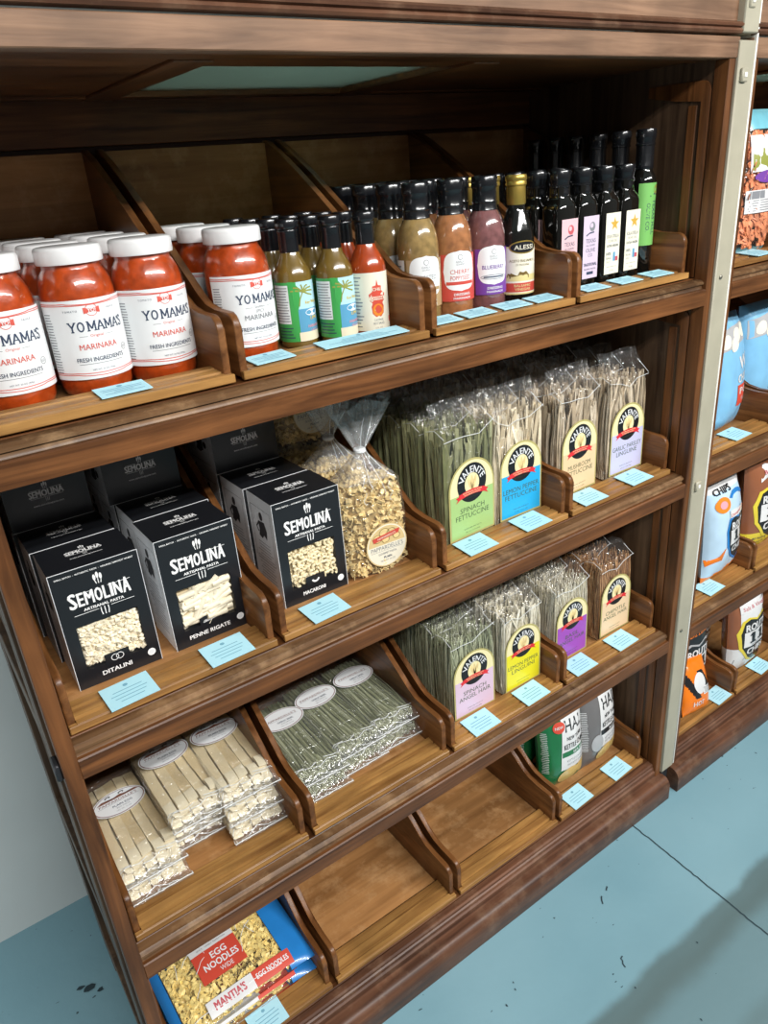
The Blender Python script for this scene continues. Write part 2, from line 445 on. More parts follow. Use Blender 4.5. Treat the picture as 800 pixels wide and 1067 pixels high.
for i in range(20):
    x, y = random.uniform(.5, 1.7), random.uniform(-.75, -.08); lab = Lab()
    lab.poly([(x + random.uniform(.0006, .0026) * math.cos(k * 1.05), y + random.uniform(.0008, .0042) * math.sin(k * 1.05)) for k in range(6)], 'crack')
    lab.into(mb, lambda u, v, h: (u, v, h), base=.0011)
for x, y, r in ((-.02, .42, .012), (-.035, .43, .008), (.0, .40, .007)):
    lab = Lab(); lab.poly([(x + r * random.uniform(.5, 1.4) * math.cos(k * .9), y + r * random.uniform(.4, 1) * math.sin(k * .9)) for k in range(7)], 'crack')
    lab.into(mb, lambda u, v, h: (u, v, h), base=.0011)
o = mb.build('floor_cracks', smooth=0); o.parent = fl
mb = MB(); mb.box(-3.5, 5, .66, .72, 0, 2.9, 'wall', 0); struct(mb.build('wall_back', smooth=0))
mb = MB(); mb.box(-3.5, 5, -4.2, .72, 2.9, 2.95, 'ceil', 0); struct(mb.build('ceiling', smooth=0))

# ------------------------------------------------------------------ the shelving cabinets
PITCH = .404
FZ = [1.319 - PITCH * i for i in range(4)]          # the four bin floors, top to bottom
LX, RXT = .061, 1.336
def rail_profile(zf):
    """front rail under a bin floor: nosing, groove, face"""
    a = zf - .020
    return [(.0, a - .031), (.0, a - .002), (.002, a), (.010, a + .001), (.012, a + .003), (.012, a + .008), (.009, a + .010), (.009, a + .014), (.012, a + .0165), (.03, a + .0175), (.03, a - .031)]
def cabinet(name, label, x0, x1, left_post=.021, right_post=.020):
    t = thing(name, label, 'cabinet', (x0, 0, 0))
    W = x1 - x0
    def part(nm, mb, sm=35): return mb.build(nm, t, sm)
    for i, zf in enumerate(FZ):
        if i < 3:
            mb = MB(); a = zf - .020
            mb.prism([(.0, a - .031), (.0, a - .002), (.002, a), (.024, a), (.024, a - .031)], left_post, W - right_post, 'x', 'oak_x', 0)
            r = part('front_rail', mb)
            mb = MB()
            mb.prism([(.008, a), (.010, a + .003), (.010, a + .007), (.006, a + .0085), (.006, a + .012), (.010, a + .0145), (.012, a + .016), (.03, a + .0165), (.03, a)], left_post, W - right_post, 'x', 'nosing')
            n = mb.build('nosing', r, 35)
        mb = MB(); mb.box(left_post - .008, W - right_post + .008, .028, .497, zf - .020, zf - .0025, 'oak_x'); part('shelf_board', mb)
    # plinth with a rounded front
    zb = FZ[3] - .020
    mb = MB()
    pr = [(.026, 0), (-.029, 0), (-.030, .002), (-.030, .040)]
    for k in range(9):
        a = k / 8 * PI / 2; pr.append((-.030 + .020 * (1 - math.cos(a)), .040 + .026 * math.sin(a)))
    pr += [(.0, .067), (.002, .070), (.002, zb - .004), (.006, zb - .002), (.007, zb + .005), (.010, zb + .007), (.010, zb + .013), (.013, zb + .016), (.026, zb + .0165)]
    mb.prism(pr, -.006, W + .004, 'x', 'base', 0); part('plinth', mb, 30)
    # posts, sides, back
    for xa, xb in ((0, left_post), (W - right_post, W)):
        mb = MB(); mb.box(xa, xb, 0, .028, .068, 1.679, 'oak_z', .0012); part('post', mb)
    for sgn, xs in ((1, 0), (-1, W)):
        # outer frame-and-panel side
        mb = MB()
        a, b_ = sorted((xs + sgn * .006, xs + sgn * .017))
        mb.box(a, b_, .028, .5, .0, 1.75, 'side', 0)
        a, b_ = sorted((xs - sgn * .004, xs + sgn * .010))
        mb.box(a, b_, .034, .062, .0, 1.75, 'side', .001); mb.box(a, b_, .066, .105, .0, 1.75, 'side', .001); mb.box(a, b_, .42, .505, .0, 1.75, 'side', .001)
        for zf in FZ: mb.box(a, b_, .105, .42, zf - .05, zf, 'side', .001)
        part('side_panel', mb)
        # guide stiles inside each opening
        for i, zf in enumerate(FZ):
            lo = zf; hi = zf + .345 if i else zf + .335
            xi = xs + sgn * (left_post if sgn > 0 else right_post)
            a, b_ = sorted((xs + sgn * .016, xi + sgn * .0005)); c, d = sorted((xs + sgn * .016, xi - sgn * .001))
            mb = MB()
            R = [(.030, lo), (.030, hi - .02)] + [(.030 + .018 * (1 - math.cos(q)), hi - .02 + .018 * math.sin(q)) for q in (.4, .8, 1.2, PI / 2)] + [(.16, hi - .002), (.16, hi - .02), (.10, hi - .03), (.047, hi - .034), (.047, lo)]
            mb.prism(R, a, b_, 'x', 'oak_z', .001)
            mb.box(c, d, .056, .074, lo, hi - .04, 'oak_z', .001)
            part('guide_stile', mb)
    mb = MB(); mb.box(.016, W - .016, .492, .504, 0, 1.75, 'oak_x', 0); part('back_panel', mb)
    mb = MB(); mb.box(.018, W - .018, .470, .490, FZ[0] + .298, 1.684, 'oak_x', .001); part('back_rail', mb)
    # header and the drawer front above it
    mb = MB(); mb.box(-.004, W + .002, -.002, .022, 1.679, 1.7105, 'header', .0012); part('header_rail', mb)
    mb = MB(); mb.box(.008, W - .008, .022, .075, 1.681, 1.700, 'oak_x', .001); part('inner_header', mb)
    mb = MB()
    mb.prism([(.004, 1.713), (-.006, 1.7145), (-.0085, 1.718), (-.0065, 1.7215), (-.004, 1.7225), (-.008, 1.7245), (-.009, 1.728), (-.005, 1.731), (.004, 1.7325)], -.006, W + .002, 'x', 'base', 0); part('cornice', mb, 30)
    mb = MB(); mb.box(-.006, W + .002, .004, .028, 1.7325, 2.15, 'header', .001); part('upper_drawer_front', mb)
    # top board of the upper opening with its milky glass pane
    mb = MB()
    gx0, gx1, gy0, gy1 = .385, .785, .14, .435
    for a in ((.016, gx0, .02, .475), (gx1, W - .016, .02, .475), (gx0, gx1, .02, gy0), (gx0, gx1, gy1, .475)):
        mb.box(a[0], a[1], a[2], a[3], 1.683, 1.695, 'oak_x', 0)
    mb.box(gx0 - .05, gx0, .075, .47, 1.679, 1.684, 'oak_y', .001); mb.box(gx1, gx1 + .05, .075, .47, 1.679, 1.684, 'oak_y', .001)
    mb.box(.02, W - .02, gy1, .47, 1.680, 1.684, 'oak_x', .001)
    tb = part('top_board', mb)
    mb = MB(); mb.box(gx0 - .004, gx1 + .004, gy0 - .004, gy1 + .004, 1.6885, 1.693, 'pane', 0); mb.build('glass_pane', tb)
    l = bpy.data.lights.new('pane_fill_light', 'AREA'); l.shape = 'RECTANGLE'; l.size = .36; l.size_y = .26; l.energy = .16; l.color = (.93, 1, .96)  # lamp added out of sight above the pane to make it bright
    lo = bpy.data.objects.new('pane_fill_light', l); COL.objects.link(lo); lo.location = (x0 + (gx0 + gx1) / 2, (gy0 + gy1) / 2, 1.80)
    return t
CAB = cabinet('display_cabinet', 'tall dark oak grocery cabinet with four rows of wooden bins, filling the picture', .042, 1.356)
CAB2 = cabinet('display_cabinet', 'dark oak grocery cabinet of chip bags cut off behind the cream upright', 1.402, 2.716)
# left module joint plate
mb = MB(); mb.box(-.008, .0, .004, .03, .872, .898, 'iron', .002); mb.build('joint_plate', CAB)

# cream upright between the two cabinets
t = thing('metal_upright', 'cream painted metal upright between the two oak cabinets', 'post', (1.3535, 0, .03))
mb = MB(); mb.box(0, .046, -.006, .03, .045, 1.675, 'cream', .002); mb.box(-.002, .044, -.009, .03, 1.685, 2.2, 'cream', .002); mb.build('post_body', t)
mb = MB(); mb.box(.0455, .0500, -.0068, .028, .05, 2.2, 'cream_edge', .001); mb.build('edge_strip', t)
for z in (1.612, .842, 1.72):
    mb = MB(); mb.box(.006, .024, -.012, -.0055, z, z + .022, 'cream', .002); mb.box(.011, .019, -.0135, -.0115, z + .007, z + .015, 'cream_edge', .001); mb.build('clip', t)
for z in (1.287, .48):
    mb = MB(); mb.lathe([(.0001, 0), (.0042, 0), (.0042, .002), (.003, .003), (.0001, .003)], 'screw', 12)
    mb.v = [(v[0] + .016, -.0055 - v[2], v[1] + z) for v in mb.v]; mb.build('screw', t)
mb = MB(); mb.box(.004, .03, -.004, .03, -.03, .045, 'iron', .002); mb.build('foot', t)

# ------------------------------------------------------------------ bin trays
TP = .316; TX0 = .0665; TW = .304
def side_outline():
    p = [(.0365, .002), (.0365, .066)]
    for k in range(1, 6):
        a = k / 5 * PI / 2; p.append((.0365 + .017 * (1 - math.cos(a)), .066 + .017 * math.sin(a)))
    p += [(.09, .0835), (.118, .086), (.140, .097), (.165, .117), (.20, .140), (.25, .174), (.30, .206), (.36, .243), (.42, .276), (.455, .293), (.468, .294), (.468, .002)]
    return p
def make_tray():
    t = thing('bin_tray', '', 'tray')
    for xa in (0, TW - .011):
        mb = MB(); mb.prism(side_outline(), xa, xa + .0105, 'x', 'tray_y', .0022); mb.build('side_panel', t, 50)
    mb = MB(); mb.box(.011, TW - .011, .03, .468, .0, .003, 'board', 0); mb.build('bottom_board', t)
    mb = MB()
    mb.prism([(.0285, .001), (.0285, .0105), (.030, .012), (.040, .0122), (.0412, .0080), (.0436, .0080), (.0448, .0138), (.0605, .0146), (.0617, .0100), (.0643, .0100), (.0655, .0152), (.0795, .0158), (.081, .014), (.081, .001)], .0112, TW - .0112, 'x', 'lip'); mb.box(.0, TW, .0275, .0364, .0005, .0115, 'lip', .001); mb.build('front_lip', t, 25)
    mb = MB(); mb.box(.011, TW - .011, .458, .467, .003, .290, 'board', 0); mb.build('back_board', t)
    return t
TRAYW = ['top', 'second', 'third', 'bottom']
CONT = [['marinara jars', 'one marinara jar and small hot sauces', 'salad dressings and balsamic', 'dark olive oil bottles'],
        ['ditalini and penne boxes', 'macaroni boxes and curly pasta bags', 'spinach and lemon pepper fettuccine', 'mushroom fettuccine and linguine'],
        ['flat bags of wide cream noodles', 'flat bags of green noodle strands', 'spinach angel hair and lemon linguine', 'purple and tan labelled angel hair'],
        ['egg noodle bags', None, None, 'green and grey kettle chip bags']]
for r in range(4):
    for c in range(4):
        lab = f'wooden bin tray in the {TRAYW[r]} row holding {CONT[r][c]}' if CONT[r][c] else \
            ('empty wooden bin tray in the bottom row, beside the egg noodles' if c == 1 else 'empty wooden bin tray in the bottom row, next to the kettle chips')
        place(PROTO, 'tray', make_tray, (TX0 + TP * c, 0, FZ[r]), lab, 'wooden bin trays')
R2 = [['bag of orange crisps'], ['light blue chip bags'], ['light blue crab chip bag', 'rust brown chip bag'], ['black and orange chip bags', 'white and yellow chip bag']]
for r in range(4):
    for c in range(2):
        what = R2[r][c] if c < len(R2[r]) else None
        if what is None and r == 0: what = 'nothing in view'
        if what is None: what = 'another light blue bag'
        if what == 'nothing in view': continue
        place(PROTO, 'tray', make_tray, (1.4235 + TP * c, 0, FZ[r]), f'wooden bin tray of the right cabinet, {TRAYW[r]} row, holding {what}', 'bin trays of the right cabinet')
# ------------------------------------------------------------------ top row: jars
M['jar_logo'] = plain('label_red', (.66, .10, .07), .5)
M['greyink'] = plain('grey_ink', (.22, .23, .25), .6)
def slab(L, zc, h, ink):
    """YO MAMA'S in heavy slab-serif capitals"""
    st = h * .17; sf = h * .10; x = -.0295
    z0, z1 = zc - h / 2, zc + h / 2
    def bar(cx, z, w_): L.rect(cx - w_ / 2, z - sf / 2, cx + w_ / 2, z + sf / 2, ink, 1)
    def ln(*p): L.line(p, st, ink, 1)
    def Y(x, w_): ln((x, z1), (x + w_ / 2, zc - h * .02)); ln((x + w_, z1), (x + w_ / 2, zc - h * .02)); ln((x + w_ / 2, zc), (x + w_ / 2, z0)); bar(x, z1, st * 1.7); bar(x + w_, z1, st * 1.7); bar(x + w_ / 2, z0, st * 2.1)
    def O(x, w_): L.ring(x + w_ / 2, zc, w_ / 2, h / 2 + sf / 2, st * .95, ink, 1, n=20)
    def Mm(x, w_): ln((x, z0), (x, z1)); ln((x + w_, z0), (x + w_, z1)); ln((x, z1), (x + w_ / 2, z0 + h * .2)); ln((x + w_ / 2, z0 + h * .2), (x + w_, z1)); [bar(q, z0, st * 2.0) for q in (x, x + w_)]; bar(x - st * .2, z1, st * 1.5); bar(x + w_ + st * .2, z1, st * 1.5)
    def A(x, w_): ln((x, z0), (x + w_ / 2, z1)); ln((x + w_, z0), (x + w_ / 2, z1)); bar(x + w_ / 2, z0 + h * .33, w_ * .5); bar(x, z0, st * 1.9); bar(x + w_, z0, st * 1.9)
    def Ss(x, w_): ln((x + w_, z1 - h * .2), (x + w_ * .75, z1), (x + w_ * .25, z1), (x + .1 * w_, z1 - h * .24), (x + w_ * .3, zc + h * .04), (x + w_ * .7, zc - h * .04), (x + w_ * .92, z0 + h * .24), (x + w_ * .75, z0), (x + w_ * .25, z0), (x, z0 + h * .2))
    for fn, w_, gap in ((Y, .0072, .0020), (O, .0084, .0042), (Mm, .0078, .0026), (A, .0076, .0026), (Mm, .0078, .0026), (A, .0076, .0008)): fn(x, w_); x += w_ + gap
    ln((x + .0006, z1), (x + .0002, z1 - h * .3)); x += .0018; Ss(x, .0054)
def jar(kind):
    def mk():
        t = thing('marinara_jar', '', 'jar')
        mb = MB()
        pro = [(.001, .0), (.036, .0), (.041, .003), (.044, .010), (.0452, .022), (.0452, .119), (.0447, .127), (.0427, .136), (.0392, .144), (.0365, .1485), (.0352, .151), (.0352, .162)]
        mb.lathe([(r - .0018, z + .001) for r, z in pro], 'sauce', 36); mb.build('sauce', t, 60)
        mb = MB(); mb.lathe(pro, 'glass', 36, cap=False); mb.build('glass_body', t, 60)
        mb = MB(); mb.lathe([(.0355, .1565), (.0383, .157), (.0388, .1588), (.0386, .172), (.0376, .1748), (.0355, .176), (.001, .1757)], 'lid', 48); mb.build('lid', t, 50)
        L = Lab(); A = .066
        L.rect(-A, .0245, A, .118, 'white', 0, 30, 1)
        for z, d in ((.1145, 1), (.1125, .5), (.0305, -1), (.0325, -.5)):
            pts = [(-A + 2 * A * i / 30, z - (.004 * d if d > 0 else -.004 * d * -1) * max(0, 1 - abs(-A + 2 * A * i / 30) / .03) ** .5 * (1 if d > 0 else -1) * .6) for i in range(31)]
            L.line(pts, .0009, 'jar_logo', 1)
        L.text('TOMATO', -.0245, .1055, .0022, 'navy', spacing=1.4); L.text('SAUCE', .024, .1055, .0022, 'navy', spacing=1.4)
        L.disc([(-.0095, .1015), (.0095, .1015), (.0095, .1085), (-.0095, .1085)], 'jar_logo', 1, 2); L.ring(0, .1055, .0072, .0072, .0007, 'jar_logo', 1)
        L.text('YO!', 0, .1052, .0042, 'white', ly=2, bold=.03)
        slab(L, .0870, .0108, 'navy')
        if kind == 'original':
            L.text('Original', 0, .0755, .0042, 'jar_logo', wd=.015); ink = 'jar_logo'
        else:
            L.text('Southern', 0, .0762, .0034, 'greyink', wd=.015); L.text('SPICY', 0, .0705, .0040, 'greyink', wd=.013); ink = 'greyink'
        L.line([(-.020, .0755), (-.0105, .0755)], .0005, 'greyink', 1); L.line([(.0105, .0755), (.020, .0755)], .0005, 'greyink', 1)
        L.text('MARINARA', 0, .0632, .0066, ink, wd=.045, bold=.012)
        L.text('FRESH INGREDIENTS', 0, .0480, .0050, 'navy', wd=.058, bold=.012)
        L.rect(-.027, .0425, .027, .0431, 'greyink', 1, 8)
        L.text('NET WT. 25 OZ (709g)', 0, .0352, .0024, 'navy', wd=.027)
        L.ring(.0335, .0560, .0044, .0044, .0006, 'greyink', 1); L.text('KD', .0335, .056, .003, 'greyink')
        L.scribble(-.064, .032, -.050, .104, 22, 'greyink', 1, .7)
        mb = MB(); L.into(mb, wrap(.0452), base=.0006); mb.build('paper_label', t, 40)
        return t
    return mk
zt = FZ[0] + .003
for ci, x in enumerate((.1335, .2275, .3165)):
    for k in range(4):
        place(PROTO, 'jar', jar('original'), (x + random.uniform(-.001, .001), .133 + .0922 * k, zt),
              f"white lidded marinara jar, {ORD[k]} of the {['leftmost', 'middle', 'right'][ci]} column in the jar bin", 'marinara jars in the first bin', rz=random.uniform(-.03, .1))
for k in range(3):
    place(PROTO, 'jar2', jar('spicy'), (.4395, .130 + .0922 * k, zt), ['marinara jar with grey lettering standing beside the small hot sauces', 'marinara jar directly behind the grey lettered marinara jar',
          'rearmost marinara jar in the column beside hot sauces'][k], 'marinara jars beside the hot sauces', rz=.12)

# ------------------------------------------------------------------ hot sauces
M['greensauce'] = plain('green_sauce', (.16, .10, .02), .2, coat=.7, var=.2, vscale=60)
M['redsauce'] = plain('red_sauce', (.36, .05, .01), .2, coat=.7, var=.2, vscale=60)
M['lab_green'] = plain('label_green', (.05, .36, .08), .4, coat=.2)
M['lab_sky'] = plain('label_sky', (.45, .72, .80), .4)
M['lab_sea'] = plain('label_sea', (.10, .33, .52), .4)
M['lab_sand'] = plain('label_sand', (.75, .70, .52), .4)
M['lab_palm'] = plain('label_palm', (.28, .30, .06), .4)
M['lab_yel'] = plain('label_yellow', (.72, .55, .12), .4)
M['lab_cream'] = plain('label_cream', (.80, .76, .62), .45)
M['orange'] = plain('orange_ink', (.78, .24, .02), .45)
M['pinkish'] = plain('pink_ink', (.70, .36, .42), .45)
HOT = [(.001, 0), (.023, 0), (.0265, .002), (.0275, .006), (.0275, .099), (.0265, .106), (.0215, .117), (.0158, .127), (.0140, .134)]
def hot(kind):
    def mk():
        t = thing('hot_sauce_bottle', '', 'bottle')
        mb = MB(); mb.lathe(HOT, 'greensauce' if kind == 'green' else 'redsauce', 28); mb.build('bottle_body', t, 60)
        mb = MB(); mb.lathe([(.0146, .124), (.0152, .126), (.0144, .131), (.0140, .158), (.0148, .160), (.0148, .162), (.0140, .163), (.0160, .165), (.0164, .167), (.0164, .174), (.0152, .1765), (.0001, .1765)], 'blackcap', 24)
        mb.build('cap_and_seal', t, 40)
        L = Lab()
        if kind == 'green':
            L.rect(-.060, .010, .000, .094, 'lab_green', 0, 16); L.rect(.000, .010, .050, .094, 'lab_sky', 0, 14)
            L.rect(-.0005, .022, .050, .056, 'lab_sea', 1, 12); L.rect(-.002, .010, .050, .023, 'lab_sand', 2, 12)
            L.disc([(-.001, .052), (.004, .068), (.004, .085), (-.004, .0945), (-.012, .0945), (-.006, .08), (-.006, .06)], 'lab_green', 2, 1)
            L.rect(-.040, .036, -.012, .090, 'white', 1, 8); L.scribble(-.039, .038, -.013, .088, 13, 'greyink', 2, .75)
            L.scribble(-.040, .014, -.008, .032, 4, 'navy', 2, .5)
            L.line([(.002, .060), (.004, .07), (.009, .080)], .0016, 'lab_palm', 3)
            for a in (-.5, .1, .6, 1.1, 1.7, 2.4, 2.9):
                L.line([(.009, .080), (.009 + .009 * math.cos(a), .080 + .008 * math.sin(a)), (.009 + .018 * math.cos(a), .079 + .011 * math.sin(a))], .0022, 'lab_palm', 3)
            L.text('Key West', .022, .064, .0060, 'lab_yel', wd=.022, bold=.02, ly=3)
            L.ell(.022, .050, .012, .005, 'white', 2)
            L.text('LIME', .024, .042, .0048, 'lab_yel', wd=.014, bold=.02, ly=3)
            L.text('HABANERO', .024, .0305, .0042, 'pinkish', wd=.024, bold=.02, ly=3); L.text('SAUCE', .024, .0245, .0036, 'pinkish', ly=3)
        else:
            L.rect(-.055, .010, .055, .094, 'lab_cream', 0, 24)
            L.disc([(.0, .084), (.0018, .0755), (.007, .0745), (.0075, .067), (.013, .063), (.012, .054), (.008, .050), (.010, .045), (.009, .035), (.004, .030), (-.004, .030), (-.009, .035), (-.010, .045), (-.008, .050), (-.012, .054), (-.013, .063), (-.0075, .067), (-.007, .0745), (-.0018, .0755)], 'red', 1, 2)
            L.ell(0, .040, .0085, .009, 'orange', 2); L.ell(0, .041, .0045, .006, 'red', 3)
            L.rect(-.012, .0545, .012, .0595, 'lab_cream', 2, 6); L.text('CHILI', 0, .070, .0045, 'lab_cream', ly=3, bold=.03); L.text('CAYENNE', 0, .0570, .0038, 'red', wd=.021, ly=3, bold=.03)
            L.text('CAYENNE', 0, .0255, .0032, 'greyink', wd=.015); L.text('HOT SAUCE', 0, .0205, .0036, 'greyink', wd=.018, bold=.01)
            L.text('5 FL. OZ.', 0, .014, .0022, 'greyink'); L.scribble(-.048, .014, -.022, .090, 15, 'greyink', 1, .5)
            L.rect(.022, .020, .046, .028, 'red', 1, 5); L.rect(.030, .034, .036, .06, 'navy', 1, 2)
        mb = MB(); L.into(mb, wrap(.0275), base=.0005, lift=.00015); mb.build('printed_label', t, 40)
        return t
    return mk
for ci, x in enumerate((.5310, .5870)):
    for k in range(4):
        yy = .122 + .0585 * k + (.024 if ci == 0 else 0)
        place(PROTO, 'hotg', hot('green'), (x + .001, yy, zt), f"green hot sauce bottle with beach label, {ORD[k]} of the {['left', 'right'][ci]} green column", 'green hot sauces', rz=-.38)
for k in range(4):
    place(PROTO, 'hotr', hot('red'), (.6435, .117 + .0585 * k, zt), f"red cayenne hot sauce bottle with cream label, {ORD[k]} of its column", 'red hot sauces', rz=-.15)

# ------------------------------------------------------------------ salad dressings
def dressing_mat(nm, c): M[nm] = plain(nm, c, .15, coat=.9, var=.25, vscale=90)
dressing_mat('dr_garlic', (.30, .20, .075)); dressing_mat('dr_poppy', (.36, .15, .06)); dressing_mat('dr_blue', (.20, .085, .085))
M['lab_tan'] = plain('label_tan', (.42, .28, .14), .45); M['lab_red'] = plain('label_brick', (.58, .07, .05), .45); M['lab_purple'] = plain('label_purple', (.17, .05, .33), .45)
DRS = [(.001, 0), (.028, 0), (.032, .003), (.0335, .009), (.0335, .112), (.0329, .123), (.0302, .137), (.0260, .148), (.0218, .155), (.0192, .160)]
def dressing(kind):
    col, base, words = {'garlic': ('dr_garlic', 'lab_tan', ('ROASTED', 'GARLIC')), 'poppy': ('dr_poppy', 'lab_red', ('CHERRY', 'POPPYSEED')), 'blue': ('dr_blue', 'lab_purple', ('BLUEBERRY', ''))}[kind]
    def mk():
        t = thing('dressing_bottle', '', 'bottle')
        mb = MB(); mb.lathe([(r * .97, z + .001) for r, z in DRS], col, 32); mb.build('dressing', t, 60)
        mb = MB(); mb.lathe(DRS, 'glass', 32, cap=False); mb.build('glass_body', t, 60)
        mb = MB(); mb.lathe([(.0200, .156), (.0212, .1585), (.0202, .162), (.0198, .168), (.0210, .1695), (.0198, .1715), (.0196, .190), (.0208, .192), (.0214, .194), (.0212, .206), (.0198, .2085), (.0001, .2085)], 'blackcap', 28); mb.build('cap_and_seal', t, 40)
        L = Lab(); L.rect(-.030, .028, .062, .100, base, 0, 24); L.rect(-.062, .028, -.034, .100, 'white', 0, 8); L.scribble(-.060, .040, -.037, .094, 9, 'greyink', 1, .5)
        w_, z0, z1 = .027, .045, .104
        pts = []
        for i in range(48):
            a = 2 * PI * i / 48; ca, sa = math.cos(a), math.sin(a); p = 3.6
            k = (abs(ca) ** p + abs(sa) ** p) ** (-1 / p)
            bump = 1 + .05 * (max(0, math.cos(4 * a)) ** 6)
            pts.append((.002 + w_ * ca * k * bump, (z0 + z1) / 2 + (z1 - z0) / 2 * sa * k * bump))
        L.disc(pts, 'white', 1, 5)
        L.ell(.002, .0955, .0042, .0042, 'greyink', 2); L.ell(.002, .0955, .0034, .0034, 'white', 3)
        L.text('GARLIC', .002, .0885, .0032, 'greyink', wd=.015, ly=2); L.text('GOURMET', .002, .0845, .0026, 'greyink', wd=.014, ly=2)
        ink = {'garlic': 'greyink', 'poppy': 'lab_red', 'blue': 'lab_purple'}[kind]
        if words[1]:
            L.text(words[0], .002, .0735, .0068, ink, wd=.034, ly=2); L.text(words[1], .002, .0640, .0068, ink, wd=.034 if kind == 'poppy' else .027, ly=2)
            L.rect(-.022, .0535, .026, .0585, 'lab_red' if kind == 'poppy' else 'lab_tan', 2, 10)
        else:
            L.text(words[0], .002, .0715, .0062, ink, wd=.040, ly=2, bold=.01); L.line([(-.022, .063), (.026, .063)], .0008, 'greyink', 2)
            L.ring(.002, .056, .023, .0038, .0009, 'navy', 2); L.rect(-.016, .0550, .020, .0572, 'navy', 2, 8)
        L.text('DRESSING', .004, .0385, .0040, 'white', wd=.028, bold=.03, ly=2); L.text('MARINADE', .004, .0325, .0032, 'white', wd=.030, bold=.03, ly=2)
        mb = MB(); L.into(mb, wrap(.0335), base=.0005, lift=.00018); mb.build('printed_label', t, 40)
        return t
    return mk
M['lab_oldgold'] = plain('label_oldgold', (.72, .62, .28), .45); M['villa'] = plain('villa_brown', (.16, .10, .02), .5)
def balsamic():
    t = thing('balsamic_bottle', '', 'bottle')
    P_ = [(.001, 0), (.026, 0), (.029, .003), (.030, .008), (.0300, .112), (.028, .122), (.0165, .150), (.0145, .157), (.0145, .165)]
    mb = MB(); mb.lathe(P_, 'dark_glass', 32); mb.build('bottle_body', t, 60)
    mb = MB(); mb.lathe([(.0150, .160), (.0160, .162), (.0155, .188), (.0172, .190), (.0172, .194), (.0162, .196), (.0178, .199), (.0176, .203), (.0162, .2055), (.0001, .2055)], 'gold', 26); mb.build('gold_seal', t, 40)
    L = Lab(); L.rect(-.036, .018, .036, .096, 'lab_oldgold', 0, 20); L.rect(-.0335, .0205, .0335, .0935, 'lab_cream', 1, 18)
    L.ell(.004, .0945, .026, .0105, 'gold', 2, rings=4); L.ell(.004, .0945, .0235, .0085, 'black', 3, rings=4); L.text('ALESSI', .004, .0945, .0072, 'lab_cream', wd=.034, ly=4, bold=.02)
    L.text('ACETO BALSAMICO', .002, .073, .0042, 'villa', wd=.046, bold=.01, ly=2); L.text('DI MODENA', .002, .0665, .0030, 'villa', ly=2)
    L.rect(-.032, .040, .032, .050, 'lab_oldgold', 2, 14); L.disc([(-.032, .041), (.032, .041), (.032, .046), (.012, .0505), (.008, .0555), (-.004, .0555), (-.006, .049), (-.018, .047), (-.019, .054), (-.021, .047), (-.024, .053), (-.026, .046), (-.032, .045)], 'villa', 3, 2)
    L.rect(-.032, .022, .032, .037, 'lab_red', 2, 14); L.text('BALSAMIC', .002, .0325, .0042, 'lab_oldgold', wd=.030, ly=3, bold=.02); L.text('VINEGAR', .002, .0265, .0042, 'lab_oldgold', wd=.028, ly=3, bold=.02)
    mb = MB(); L.into(mb, wrap(.030), base=.0005, lift=.00018); mb.build('printed_label', t, 40)
    return t
DX = (.745, .8135, .8855)
for k in range(5):
    for ci, kind in enumerate(('garlic', 'poppy', 'blue')):
        nm = ['tan roasted garlic dressing', 'orange cherry poppyseed dressing', 'purple blueberry dressing'][ci]
        place(PROTO, kind, dressing(kind), (DX[ci], .123 + .0685 * k, zt), f'bottle of {nm} with black cap, {ORD[k]} of its column', 'salad dressings', rz=-.36)
    place(PROTO, 'bals', balsamic, (.9545, .121 + .0635 * k, zt), f'dark balsamic bottle with gold foil neck, {ORD[k]} of its column', 'balsamic bottles', rz=-.45)

